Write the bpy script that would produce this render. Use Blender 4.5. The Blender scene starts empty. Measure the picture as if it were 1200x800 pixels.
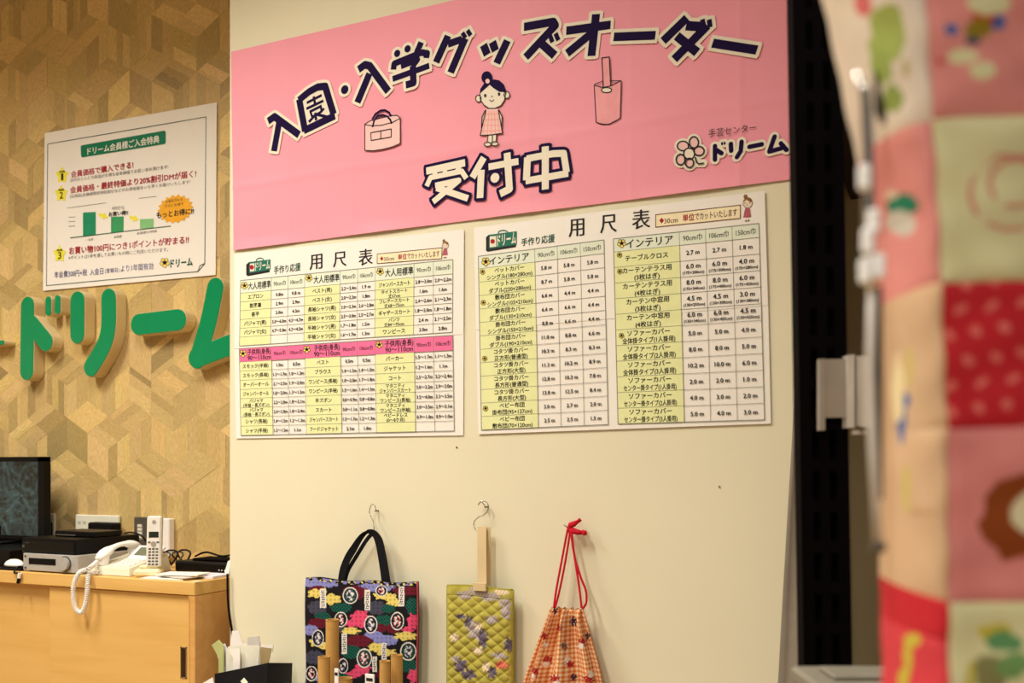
import bpy, math, random
import numpy as np
from mathutils import Vector, Matrix
random.seed(7)
SC = bpy.context.scene
COL = SC.collection
# ------------------------------------------------------------------ camera, world, lights, exposure
F = 1167.0; YAW = math.radians(24.2); HZ = 545.0; CAMZ = 1.3
FW = Vector((-math.sin(YAW), math.cos(YAW), 0)); RT = Vector((math.cos(YAW), math.sin(YAW), 0))
cd = bpy.data.cameras.new('camera'); cam = bpy.data.objects.new('camera', cd); COL.objects.link(cam)
cam.location = (0, 0, CAMZ); cam.rotation_euler = (math.pi/2, 0, YAW)
cd.sensor_width = 36; cd.lens = F/1200*36; cd.shift_y = (HZ-400)/1200; cd.clip_start = .02
cd.dof.use_dof = True; cd.dof.focus_distance = 2.9; cd.dof.aperture_fstop = 3.4; cd.dof.aperture_blades = 7
SC.camera = cam
w = bpy.data.worlds.new('world'); SC.world = w; w.use_nodes = True
w.node_tree.nodes['Background'].inputs[0].default_value = (1.0, .94, .86, 1)
w.node_tree.nodes['Background'].inputs[1].default_value = .19
def area(name, loc, rot, sx, sy, power, col=(1, .955, .865), spread=143):
    l = bpy.data.lights.new(name, 'AREA'); l.shape = 'RECTANGLE'; l.size = sx; l.size_y = sy
    l.energy = power; l.color = col; l.spread = math.radians(spread)
    o = bpy.data.objects.new(name, l); COL.objects.link(o); o.location = loc; o.rotation_euler = rot
    return o
LAMPS = [(-3.3, .95, 76), (-1.7, .9, 62), (-.1, .9, 14), (-3.6, -1.2, 34), (-.2, -2.0, 122)]  # last lamp is an unseen fill added for the quilt and papers
for lx, ly, p in LAMPS:
    area('ceiling_lamp_light', (lx, ly, 3.40), (0, 0, math.pi/2), 1.15, .22, p)
SC.view_settings.view_transform = 'Standard'; SC.view_settings.look = 'None'
SC.view_settings.exposure = -.29; SC.view_settings.gamma = 1; SC.view_settings.use_curve_mapping = False
SC.cycles.use_denoising = True
# ------------------------------------------------------------------ geometry helpers
CAM = Vector((0, 0, CAMZ))
def ray(px, py): return FW + RT*((px-600)/F) + Vector((0, 0, (HZ-py)/F))
def onY(px, py, Y): d = ray(px, py); return CAM + d*(Y/d.y)
def onZ(px, py, z): d = ray(px, py); return CAM + d*((z-CAMZ)/d.z)
def atD(px, py, dep): return CAM + ray(px, py)*dep
def lin(c): return tuple(((v/255+.055)/1.055)**2.4 if v/255 > .04045 else v/255/12.92 for v in c)
WLOC = {}
MATS = {}
def nt(m): return m.node_tree.nodes, m.node_tree.links
def mat(name, rgb, rough=.6, metal=0, var=.06, scale=30, bump=0, spec=.22, coat=0, emit=0):
    if name in MATS: return MATS[name]
    m = bpy.data.materials.new(name); m.use_nodes = True; N, L = nt(m); b = N['Principled BSDF']
    c = lin(rgb); b.inputs['Roughness'].default_value = rough; b.inputs['Metallic'].default_value = metal
    b.inputs['Specular IOR Level'].default_value = spec; b.inputs['Coat Weight'].default_value = coat
    tc = N.new('ShaderNodeTexCoord'); no = N.new('ShaderNodeTexNoise'); no.inputs['Scale'].default_value = scale
    no.inputs['Detail'].default_value = 4
    L.new(tc.outputs['Object'], no.inputs['Vector'])
    r = N.new('ShaderNodeValToRGB'); r.color_ramp.elements[0].position = .3; r.color_ramp.elements[1].position = .7
    r.color_ramp.elements[0].color = (*[x*(1-var) for x in c], 1); r.color_ramp.elements[1].color = (*[min(1, x*(1+var)) for x in c], 1)
    L.new(no.outputs['Fac'], r.inputs['Fac']); L.new(r.outputs['Color'], b.inputs['Base Color'])
    if emit:
        L.new(r.outputs['Color'], b.inputs['Emission Color']); b.inputs['Emission Strength'].default_value = emit
    if bump:
        bp = N.new('ShaderNodeBump'); bp.inputs['Strength'].default_value = bump; bp.inputs['Distance'].default_value = .002
        L.new(no.outputs['Fac'], bp.inputs['Height']); L.new(bp.outputs['Normal'], b.inputs['Normal'])
    MATS[name] = m; return m
def attr_mat(name, rough=.8, weave=900, strength=.25, dist=.0006):
    if name in MATS: return MATS[name]
    m = bpy.data.materials.new(name); m.use_nodes = True; N, L = nt(m); b = N['Principled BSDF']
    a = N.new('ShaderNodeAttribute'); a.attribute_name = 'col'; L.new(a.outputs['Color'], b.inputs['Base Color'])
    b.inputs['Roughness'].default_value = rough; b.inputs['Specular IOR Level'].default_value = .25
    tc = N.new('ShaderNodeTexCoord'); no = N.new('ShaderNodeTexNoise'); no.inputs['Scale'].default_value = weave
    bp = N.new('ShaderNodeBump'); bp.inputs['Strength'].default_value = strength; bp.inputs['Distance'].default_value = dist
    L.new(tc.outputs['Object'], no.inputs['Vector']); L.new(no.outputs['Fac'], bp.inputs['Height']); L.new(bp.outputs['Normal'], b.inputs['Normal'])
    MATS[name] = m; return m
def wood(name, c1, c2, axis='X', rough=.45, sc=6, plank=False):
    if name in MATS: return MATS[name]
    m = bpy.data.materials.new(name); m.use_nodes = True; N, L = nt(m); b = N['Principled BSDF']
    b.inputs['Roughness'].default_value = rough; b.inputs['Specular IOR Level'].default_value = .3
    tc = N.new('ShaderNodeTexCoord'); mp = N.new('ShaderNodeMapping')
    s = {'X': (1, 12, 12), 'Z': (12, 12, 1), 'U': (1.2, 26, 1)}[axis]
    mp.inputs['Scale'].default_value = s
    L.new(tc.outputs['UV' if axis == 'U' else 'Object'], mp.inputs['Vector'])
    no = N.new('ShaderNodeTexNoise'); no.inputs['Scale'].default_value = sc; no.inputs['Detail'].default_value = 6; no.inputs['Distortion'].default_value = .6
    L.new(mp.outputs['Vector'], no.inputs['Vector'])
    r = N.new('ShaderNodeValToRGB'); r.color_ramp.elements[0].position = .32; r.color_ramp.elements[1].position = .68
    r.color_ramp.elements[0].color = (*lin(c1), 1); r.color_ramp.elements[1].color = (*lin(c2), 1)
    L.new(no.outputs['Fac'], r.inputs['Fac']); out = r.outputs['Color']
    if plank:
        a = N.new('ShaderNodeAttribute'); a.attribute_name = 'col'
        mx = N.new('ShaderNodeMix'); mx.data_type = 'RGBA'; mx.blend_type = 'MULTIPLY'; mx.inputs[0].default_value = 1
        L.new(out, mx.inputs[6]); L.new(a.outputs['Color'], mx.inputs[7]); out = mx.outputs[2]
    L.new(out, b.inputs['Base Color'])
    bp = N.new('ShaderNodeBump'); bp.inputs['Strength'].default_value = .15; bp.inputs['Distance'].default_value = .001
    L.new(no.outputs['Fac'], bp.inputs['Height']); L.new(bp.outputs['Normal'], b.inputs['Normal'])
    MATS[name] = m; return m
class MB:
    def __init__(s): s.v = []; s.f = []; s.mi = []; s.uv = []; s.col = None; s.cur = 0
    def face(s, pts, uv=None):
        n = len(s.v); s.v += [tuple(p) for p in pts]; s.f.append(list(range(n, n+len(pts)))); s.mi.append(s.cur)
        s.uv += uv if uv else [(0, 0)]*len(pts)
    def add(s, vs, fs):
        n = len(s.v); s.v += [tuple(p) for p in vs]
        for f in fs: s.f.append([n+i for i in f]); s.mi.append(s.cur); s.uv += [(0, 0)]*len(f)
    def box(s, a, b, M=None, bev=0):
        x0, y0, z0 = [min(p, q) for p, q in zip(a, b)]; x1, y1, z1 = [max(p, q) for p, q in zip(a, b)]
        if bev:
            bm = []; e = min(bev, (x1-x0)/2.01, (y1-y0)/2.01, (z1-z0)/2.01)
            # chamfered box: three vertices a corner
            idx = {}; vs = []
            for i, (x, sx) in enumerate(((x0, 1), (x1, -1))):
                for j, (y, sy) in enumerate(((y0, 1), (y1, -1))):
                    for k, (z, sz) in enumerate(((z0, 1), (z1, -1))):
                        idx[i, j, k] = len(vs)
                        vs += [(x, y+sy*e, z+sz*e), (x+sx*e, y, z+sz*e), (x+sx*e, y+sy*e, z)]
            I = lambda i, j, k, a: idx[i, j, k]+a
            fs = []
            for i in (0, 1): fs.append([I(i, 0, 0, 0), I(i, 1, 0, 0), I(i, 1, 1, 0), I(i, 0, 1, 0)][::-1 if i == 0 else 1])
            for j in (0, 1): fs.append([I(0, j, 0, 1), I(1, j, 0, 1), I(1, j, 1, 1), I(0, j, 1, 1)][::1 if j == 0 else -1])
            for k in (0, 1): fs.append([I(0, 0, k, 2), I(1, 0, k, 2), I(1, 1, k, 2), I(0, 1, k, 2)][::-1 if k == 0 else 1])
            for j in (0, 1):
                for k in (0, 1): fs.append([I(0, j, k, 1), I(1, j, k, 1), I(1, j, k, 2), I(0, j, k, 2)])
            for i in (0, 1):
                for k in (0, 1): fs.append([I(i, 0, k, 0), I(i, 1, k, 0), I(i, 1, k, 2), I(i, 0, k, 2)])
            for i in (0, 1):
                for j in (0, 1): fs.append([I(i, j, 0, 0), I(i, j, 1, 0), I(i, j, 1, 1), I(i, j, 0, 1)])
            for i in (0, 1):
                for j in (0, 1):
                    for k in (0, 1): fs.append([I(i, j, k, 0), I(i, j, k, 1), I(i, j, k, 2)])
        else:
            vs = [(x, y, z) for x in (x0, x1) for y in (y0, y1) for z in (z0, z1)]
            fs = [[0, 1, 3, 2], [4, 6, 7, 5], [0, 4, 5, 1], [2, 3, 7, 6], [0, 2, 6, 4], [1, 5, 7, 3]]
        if M: vs = [M @ Vector(p) for p in vs]
        s.add(vs, fs); return s
    def tube(s, pts, r, n=10, cap=True, flat=1, up=None):
        pts = [Vector(p) for p in pts]; R = r if isinstance(r, (list, tuple)) else [r]*len(pts)
        rings = []; pn = None
        for i, p in enumerate(pts):
            t = (pts[min(i+1, len(pts)-1)]-pts[max(i-1, 0)])
            if t.length < 1e-9: t = Vector((0, 0, 1))
            t.normalize()
            if pn is None:
                a = Vector(up) if up else (Vector((0, 0, 1)) if abs(t.z) < .9 else Vector((1, 0, 0)))
                pn = (a - t*a.dot(t)).normalized()
            else: pn = (pn - t*pn.dot(t)).normalized()
            bn = t.cross(pn)
            rings.append([p + pn*math.cos(2*math.pi*k/n)*R[i]*flat + bn*math.sin(2*math.pi*k/n)*R[i] for k in range(n)])
        vs = [v for g in rings for v in g]; fs = []
        for i in range(len(rings)-1):
            for k in range(n): fs.append([i*n+k, i*n+(k+1) % n, (i+1)*n+(k+1) % n, (i+1)*n+k])
        if cap: fs.append(list(range(n))[::-1]); fs.append([(len(rings)-1)*n+k for k in range(n)])
        s.add(vs, fs); return s
    def strip(s, pts, wv, th):
        # flat band along pts, width vector(s) wv, thickness vector th
        W = wv if isinstance(wv, list) else [wv]*len(pts); th = Vector(th); vs = []
        for p, q in zip(pts, W):
            p = Vector(p); q = Vector(q); vs += [p-q/2-th/2, p+q/2-th/2, p+q/2+th/2, p-q/2+th/2]
        fs = []
        for i in range(len(pts)-1):
            for k in range(4): fs.append([i*4+k, i*4+(k+1) % 4, i*4+4+(k+1) % 4, i*4+4+k])
        n = len(pts)*4-4; fs += [[3, 2, 1, 0], [n, n+1, n+2, n+3]]; s.add(vs, fs); return s
    def build(s, name, mats, parent=None, smooth=False, label=None, kind=None, col=None, cat=None, group=None, bevel=0, subs=0, solid=0):
        if not isinstance(mats, list): mats = [mats]
        V = np.array(s.v, dtype=float); c = Vector((V.min(0)+V.max(0))/2)
        if parent is None and not kind == 'structure': c.z = float(V[:, 2].min())
        me = bpy.data.meshes.new(name); me.from_pydata((V-np.array(c)).tolist(), [], s.f)
        for m in mats: me.materials.append(m)
        me.polygons.foreach_set('material_index', s.mi)
        if smooth: me.polygons.foreach_set('use_smooth', [True]*len(s.f))
        if any(u != (0, 0) for u in s.uv[:64]):
            ul = me.uv_layers.new(name='UVMap'); ul.data.foreach_set('uv', np.array(s.uv).ravel())
        if col is not None:
            a = me.attributes.new('col', 'FLOAT_COLOR', 'POINT'); col = np.asarray(col, dtype=float)
            if col.ndim == 1: col = np.tile(col, (len(V), 1))
            a.data.foreach_set('color', np.hstack([col, np.ones((len(V), 1))]).ravel())
        me.update()
        o = bpy.data.objects.new(name, me); COL.objects.link(o)
        if parent is not None:
            o.parent = parent; o.location = c - WLOC[parent.name]
        else: o.location = c
        WLOC[o.name] = c
        if bevel:
            md = o.modifiers.new('bevel', 'BEVEL'); md.width = bevel; md.segments = 2; md.limit_method = 'ANGLE'
        if solid: md = o.modifiers.new('solid', 'SOLIDIFY'); md.thickness = solid; md.offset = 0
        if subs: md = o.modifiers.new('sub', 'SUBSURF'); md.levels = md.render_levels = subs
        tag(o, label, cat, group, kind); return o
def tag(o, label=None, cat=None, group=None, kind=None):
    if label: o['label'] = label
    if cat: o['category'] = cat
    if group: o['group'] = group
    if kind: o['kind'] = kind
    return o
def thing(name, label, cat, loc, group=None):
    o = bpy.data.objects.new(name, None); COL.objects.link(o); o.location = loc; o.empty_display_size = .05
    WLOC[o.name] = Vector(loc); return tag(o, label, cat, group)
def smoothpath(P, n=8):
    P = [Vector(p) for p in P]; out = []
    for i in range(len(P)-1):
        a = P[max(i-1, 0)]; b = P[i]; c = P[i+1]; d = P[min(i+2, len(P)-1)]
        for k in range(n):
            t = k/n; out.append(.5*((2*b)+(c-a)*t+(2*a-5*b+4*c-d)*t*t+(3*b-a-3*c+d)*t**3))
    return out+[P[-1]]
def X(px, py=545, Y=2.5): return onY(px, py, Y).x
# ---- plane drawing: 2D pieces on a vertical plane y = Y (thin print)
class Draw:
    def __init__(s, Y): s.Y = Y; s.mb = MB(); s.k = 0
    def p2(s, px, py): q = onY(px, py, s.Y); return Vector((q.x, q.z))
    def poly(s, P, lift=0, world=False):
        s.k += 1; lift += s.k*1.2e-5
        P = P if world else [s.p2(*p) for p in P]
        a = sum(P[i].x*P[(i+1) % len(P)].y-P[(i+1) % len(P)].x*P[i].y for i in range(len(P)))
        if a < 0: P = P[::-1]
        s.mb.face([(p.x, s.Y-lift, p.y) for p in P])
    def disc(s, c, r, n=14, lift=0, ry=None):
        s.poly([Vector((c.x+math.cos(2*math.pi*k/n)*r, c.y+math.sin(2*math.pi*k/n)*(ry or r))) for k in range(n)], lift, True)
    def stroke(s, pts, wd, lift=0, ext=0, rnd=False, rndj=True, closed=False):
        P = [s.p2(*p) for p in pts]
        if closed: P.append(P[0])
        for i in range(len(P)-1):
            a, b = P[i], P[i+1]; d = b-a
            if d.length < 1e-6: continue
            d.normalize(); n = Vector((-d.y, d.x))*wd/2
            e0 = ext if i == 0 else 0; e1 = ext if i == len(P)-2 else 0
            a2 = a-d*e0; b2 = b+d*e1
            s.poly([a2-n, b2-n, b2+n, a2+n], lift, True)
            if (i > 0 or closed) and rndj: s.disc(a, wd/2, 12, lift)
        if rnd: s.disc(P[0], wd/2, 14, lift); s.disc(P[-1], wd/2, 14, lift)
    def ellipse(s, c, rx, ry, lift=0, n=18, rot=0):
        P = []
        for k in range(n):
            a = 2*math.pi*k/n; x = rx*math.cos(a); y = ry*math.sin(a)
            P.append((c[0]+x*math.cos(rot)-y*math.sin(rot), c[1]+x*math.sin(rot)+y*math.cos(rot)))
        s.poly(P, lift)
    def ring(s, c, rx, ry, wd, lift=0, n=18, rot=0):
        P = []
        for k in range(n):
            a = 2*math.pi*k/n; x = rx*math.cos(a); y = ry*math.sin(a)
            P.append((c[0]+x*math.cos(rot)-y*math.sin(rot), c[1]+x*math.sin(rot)+y*math.cos(rot)))
        s.stroke(P, wd, lift, closed=True)
_tc = {}
def glyphs(text, off=0, font_res=2):
    k = (text, off)
    if k not in _tc:
        c = bpy.data.curves.new('t', 'FONT'); c.body = text; c.offset = off; c.resolution_u = font_res
        o = bpy.data.objects.new('t', c); COL.objects.link(o)
        m = o.evaluated_get(bpy.context.evaluated_depsgraph_get()).to_mesh()
        V = np.array([v.co[:2] for v in m.vertices]); Fc = [list(p.vertices) for p in m.polygons]
        o.to_mesh_clear() if False else None
        bpy.data.objects.remove(o); bpy.data.curves.remove(c)
        _tc[k] = (V, Fc)
    return _tc[k]
def stamps(off): return [(0, 0)] if off < .01 else [(-off, 0), (off, 0)] if off < .02 else [(-off, 0), (off, 0), (0, off*.7), (0, -off*.7)]
def bil(q, u, v):
    a, b, c, d = q  # TL TR BR BL ; v down
    return (a*(1-u)+b*u)*(1-v)+(d*(1-u)+c*u)*v
def text_quad(mb, text, q, Y, lift=0, off=0, em=True):
    """fill the plane quad q (four Vector2, TL TR BR BL) with the text's ink width and the em height"""
    V, Fc = glyphs(text); x0, x1 = V[:, 0].min(), V[:, 0].max()
    y0, y1 = (-.1, .86) if em else (V[:, 1].min(), V[:, 1].max())
    for i, (ox, oy) in enumerate(stamps(off)):
        out = []
        for x, y in V:
            p = bil(q, (x+ox-x0)/(x1-x0), 1-(y+oy-y0)/(y1-y0)); out.append((p.x, Y-lift-i*3e-5, p.y))
        mb.add(out, Fc)
def text_px(d, text, TL, TR, BR, BL, lift=0, off=0, em=True):
    text_quad(d.mb, text, [d.p2(*TL), d.p2(*TR), d.p2(*BR), d.p2(*BL)], d.Y, lift, off, em)
def text_c(mb, text, q, Y, uc, vc, hfrac, maxw, lift=0, off=0):
    """text centred in a table quad at (uc,vc); em height hfrac of quad height; max width maxw of quad width"""
    V, Fc = glyphs(text); W = (q[1]-q[0]).length; H = (q[3]-q[0]).length
    x0, x1 = V[:, 0].min(), V[:, 0].max(); h = hfrac*H; w = (x1-x0)*h; wf = min(w/W, maxw)
    for i, (ox, oy) in enumerate(stamps(off)):
        out = []
        for x, y in V:
            p = bil(q, uc+((x+ox-x0)/(x1-x0)-.5)*wf, vc+(.38-y-oy)*hfrac); out.append((p.x, Y-lift-i*3e-5, p.y))
        mb.add(out, Fc)

# ------------------------------------------------------------------ materials
M_wall = mat('cream_paint', (229, 221, 191), .75, var=.015, scale=3, bump=.03)
M_ceil = mat('ceiling_paint', (225, 220, 205), .9)
M_floor = wood('floor_wood', (150, 120, 80), (175, 142, 98), 'X', .4)
M_plank = wood('pale_plank', (176, 146, 88), (230, 202, 142), 'U', .5, 5, plank=True)
M_count = wood('counter_wood', (214, 168, 92), (224, 180, 106), 'X', .42, 2)
M_pink = mat('pink_paper', (242, 156, 172), .55, var=.02, scale=5)
M_navy = mat('navy_ink', (26, 8, 56), .7, spec=.1)
M_cream = mat('cream_ink', (236, 226, 204), .6, var=.02)
M_line = mat('black_line_ink', (30, 22, 26), .6)
M_lpink = mat('light_pink_ink', (240, 196, 190), .6, var=.02)
M_white = mat('white_paper', (242, 236, 226), .6, var=.015, scale=8)
M_yel = mat('pale_yellow_print', (232, 234, 172), .6, var=.03)
M_mint = mat('pale_mint_print', (228, 234, 212), .6, var=.02)
M_hot = mat('hot_pink_print', (236, 112, 158), .6, var=.03)
M_ink = mat('chart_ink', (34, 30, 30), .6)
M_grid = mat('grid_ink', (132, 134, 122), .6)
M_dgreen = mat('dark_green_ink', (22, 84, 66), .6)
M_red = mat('red_ink', (168, 22, 44), .6)
M_bx = mat('box_cream_print', (246, 232, 190), .6)
M_skin = mat('skin_print', (244, 220, 198), .6)
M_hair = mat('brown_hair_print', (132, 92, 40), .6)
M_gingr = mat('red_gingham_print', (176, 90, 104), .6, var=.4, scale=260)
M_blk = mat('black_plastic', (7, 6, 8), .4, var=.1, spec=.18)
M_mblk = mat('matte_black_metal', (5, 2, 3), .8, var=.1, spec=.06)
M_blkf = mat('black_webbing', (14, 14, 20), .85, var=.2, scale=400, bump=.3)
M_wp = mat('white_plastic', (240, 236, 230), .35, var=.01)
M_cp = mat('cream_plastic', (235, 222, 176), .4, var=.01)
M_plate = mat('socket_ivory', (226, 222, 200), .4, var=.01)
M_grey = mat('grey_plastic', (158, 148, 136), .45, var=.05)
M_dgr = mat('dark_grey_plastic', (84, 78, 68), .5)
M_silver = mat('brushed_silver', (188, 184, 178), .38, metal=.35, var=.04, scale=90)
M_chrome = mat('chrome', (200, 198, 192), .18, metal=1, var=.02)
M_paper = mat('sheet_paper', (238, 232, 224), .7, var=.02)
M_tan = mat('kraft_cardboard', (196, 150, 82), .75, var=.07, scale=60)
M_redc = mat('red_cord', (196, 14, 40), .7, var=.25, scale=700, bump=.4)

# ------------------------------------------------------------------ the room
def struct(name, a, b, m): mb = MB(); mb.box(a, b); return mb.build(name, m, kind='structure')
WY = 2.85
struct('floor', (-6, -3, -.1), (3, 4.2, 0), M_floor)
struct('ceiling', (-6, -3, 3.5), (3, 4.2, 3.6), M_ceil)
XL = X(269.5); XR = X(946)
struct('wall_center', (XL, 2.5, 0), (XR, 2.62, 3.5), M_wall)
struct('wall_left', (-6.1, -3, 0), (-6, 4.2, 3.5), M_wall)
M_dim = mat('shaded_beige_paint', (184, 168, 130), .8, var=.03, scale=4)  # beige darkened to stand for the shade in the recess
struct('shading_soffit_1', (XR+.002, 2.63, 2.2), (3, 3.55, 2.6), mat('shading_soffit_brown', (60, 46, 30), .8))  # soffit added to keep light off the wall behind it
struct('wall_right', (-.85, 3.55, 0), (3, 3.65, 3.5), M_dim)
# plank wall: tumbling hexagons, each of three lozenges split into strips
wb = struct('wall_back', (-6, WY+.004, 0), (-.9, WY+.12, 3.5), mat('plank_backing', (150, 112, 62), .8))
def plank_mb(poly, h, ax, mb=None):
    mb = mb or MB(); c = sum(poly, Vector((0, 0)))/len(poly); e = .00012
    q = [p+(c-p).normalized()*e for p in poly]
    a = sum(q[i].x*q[(i+1) % 4].y-q[(i+1) % 4].x*q[i].y for i in range(4))
    if a < 0: q = q[::-1]
    ox, oy = random.random()*9, random.random()*9; pv = Vector((-ax.y, ax.x))
    uv = [(ox+p.dot(ax)*8, oy+p.dot(pv)*8) for p in q]; uv[0] = (uv[0][0]+1e-4, uv[0][1])
    mb.face([(p.x, WY-h, p.y) for p in q], uv)
    for i in range(4):
        a, b = q[i], q[(i+1) % 4]
        mb.face([(b.x, WY-h, b.y), (a.x, WY-h, a.y), (a.x, WY+.003, a.y), (b.x, WY+.003, b.y)], [uv[i]]*4)
    return mb
S = .125; W2 = S*math.sqrt(3)/2; planks = []
for row in range(-1, 20):
    for cl in range(-1, 22):
        c = Vector((-5.9+cl*2*W2+(row % 2)*W2, row*1.5*S+.05)); vt = [c+Vector((S*math.cos(math.radians(90+60*k)), S*math.sin(math.radians(90+60*k)))) for k in range(6)]
        if c.x > -1.75 or c.y > 3.42 or c.x < -5.2: continue
        st = random.random() < .45
        for k in ((0, 2, 4) if st else (1, 3, 5)):
            R = [c, vt[k], vt[(k+1) % 6], vt[(k+2) % 6]]
            # strips run along one of the lozenge's two edge directions (upright ones favour the vertical)
            e1 = (R[1]-R[0]); e2 = (R[3]-R[0])
            if abs(e1.x) < 1e-6: d = 0
            elif abs(e2.x) < 1e-6: d = 1
            else: d = random.randint(0, 1)
            if random.random() < .25: d = 1-d
            n = random.choice((1, 2, 2, 3, 3, 4)); cuts = [0]+sorted([(i+1)/n+random.uniform(-.14, .14) for i in range(n-1)])+[1]
            base = random.gauss(0, .07)
            for a, b in zip(cuts[:-1], cuts[1:]):
                if d == 0: P = [R[0]+e2*a, R[0]+e2*b, R[0]+e2*b+e1, R[0]+e2*a+e1]; ax = e1.normalized()
                else: P = [R[0]+e1*a, R[0]+e1*b, R[0]+e1*b+e2, R[0]+e1*a+e2]; ax = e2.normalized()
                t = max(.58, min(1.25, 1+base+random.gauss(0, .115)-(.16 if random.random() < .14 else 0)))
                col = (t, t*(.985+random.uniform(-.03, .03)), t*(.94+random.uniform(-.07, .07)))
                cc = sum(P, Vector((0, 0)))/4
                d3 = Vector((cc.x, WY, cc.y))-CAM; dep = d3.dot(FW); px = 600+F*d3.dot(RT)/dep; py = HZ-F*d3.z/dep
                vis = -15 < px < 272 and -12 < py < 668
                arp = (b-a)/dep**2 if vis else 0
                planks.append((arp, P, ax, col, random.uniform(.0014, .0026)))
planks.sort(key=lambda t: -t[0])
for arp, P, ax, col, h in planks[:299]:
    plank_mb(P, h, ax).build('plank', M_plank, wb, col=col)
rest = MB(); rc = []
for arp, P, ax, col, h in planks[299:]:
    n0 = len(rest.v); plank_mb(P, h, ax, rest); rc += [col]*(len(rest.v)-n0)
rest.build('wall_planks', M_plank, wb, col=rc, kind='stuff')

# ceiling lamps (the fixtures that hold the light)
M_tube = mat('lamp_diffuser', (255, 244, 220), .5, emit=3)
places = ['ahead of the plank wall', 'nearest the pink banner', 'above the quilted patchwork', 'behind the viewer on the left', 'added behind the viewer as fill']
for (lx, ly, p), pl in zip(LAMPS, places):
    t = thing('ceiling_lamp', 'long white ceiling lamp '+pl, 'ceiling lamp', (lx, ly, 3.5), 'ceiling lamps out of frame')
    MB().box((lx-.13, ly-.62, 3.46), (lx+.13, ly+.62, 3.5), bev=.004).build('housing', M_wp, t)
    MB().box((lx-.11, ly-.6, 3.43), (lx+.11, ly+.6, 3.46), bev=.004).build('diffuser', M_tube, t)

# ------------------------------------------------------------------ banner
BY = 2.494
def sheet(name, q, Y, m, parent, nx=2, ny=2, hf=None, th=.0012):
    """paper sheet on the plane; q = world Vector2 corners; hf(u,v)->lift towards viewer"""
    mb = MB(); vs = []
    for j in range(ny+1):
        for i in range(nx+1):
            p = bil(q, i/nx, j/ny); vs.append((p.x, Y-(hf(i/nx, j/ny) if hf else 0), p.y))
    n = len(vs); back = [(x, y+th, z) for x, y, z in vs]; fs = []; wd = nx+1
    for j in range(ny):
        for i in range(nx):
            a = j*wd+i; fs.append([a, a+wd, a+wd+1, a+1]); fs.append([n+a, n+a+1, n+a+wd+1, n+a+wd])
    per = [i for i in range(nx)]+[j*wd+nx for j in range(ny)]+[ny*wd+nx-i for i in range(nx)]+[(ny-j)*wd for j in range(ny)]
    mb.add(vs+back, fs)
    A2 = vs+back; mb.add([A2[i] for i in per]+[A2[n+i] for i in per], [[k, (k+1) % len(per), len(per)+(k+1) % len(per), len(per)+k] for k in range(len(per))]); return mb.build(name, m, parent, smooth=nx > 2)
D = Draw(BY); BL_ = D.p2(273.5, 293.3); BR_ = D.p2(962, 205.4); TL_ = D.p2(270.5, 60.6); k = (D.p2(533, 0)-TL_)
TR_ = Vector((BR_.x+.004, TL_.y+k.y/k.x*(BR_.x-TL_.x)))
bq = [TL_, TR_, BR_, BL_]; BW = (TR_-TL_).length; BH = (TL_-BL_).length
vcr = [(337, .0010), (410, .0008), (495, .0008), (620, .0009), (740, .0007), (868, .0012)]
vcr = [((D.p2(x, 100).x-TL_.x)/(TR_.x-TL_.x), a) for x, a in vcr]
def bh(u, v):
    h = 0
    for c, a in vcr: h += a*math.exp(-((u-c)/.0035)**2)
    for c, a in ((.34, .0008), (.68, .0012)): h += a*math.exp(-((v-c-.004*math.sin(u*21))/.011)**2)
    h += .0007*math.sin(u*17+3*v)*math.sin(v*7+u*4)
    for (cu, cv) in ((.33, .5), (.86, .42), (.62, .7), (.15, .32)): h += .0022*math.exp(-(((u-cu)*1.2-(v-cv)*.35)/.012)**2-(((v-cv)+(u-cu))/.06)**2)
    return min(h*1.25, .0021)+.004*max(0, v-.95)/.05*(.5+.5*math.sin(u*25))
bt = thing('banner', 'long pink paper banner with navy lettering taped across the cream wall', 'banner', ((TL_.x+TR_.x)/2, BY, BL_.y))
sheet('paper', bq, BY+.001, M_pink, bt, 260, 60, bh)
LO = .0026  # prints ride just above the highest crease
def letters(strokes, wd, o, name, inner, outer, parent, rnd=False):
    d1 = Draw(BY-LO+.0006); d2 = Draw(BY-LO)
    for st in strokes:
        pts, ww = (st if isinstance(st, tuple) and isinstance(st[0], list) else (st, wd))
        if len(pts) == 1:
            d1.disc(d1.p2(*pts[0]), ww/2+o, 20); d2.disc(d2.p2(*pts[0]), ww/2, 20); continue
        d1.stroke(pts, ww+2*o, ext=0 if rnd else o*.75, rnd=rnd); d1.stroke(pts, ww+.8*o, ext=o)
        d2.stroke(pts, ww, rnd=rnd, rndj=True)
    a = d1.mb.build(name, outer, parent); b = d2.mb.build(name, inner, parent); return a, b
A = .0225
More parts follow.
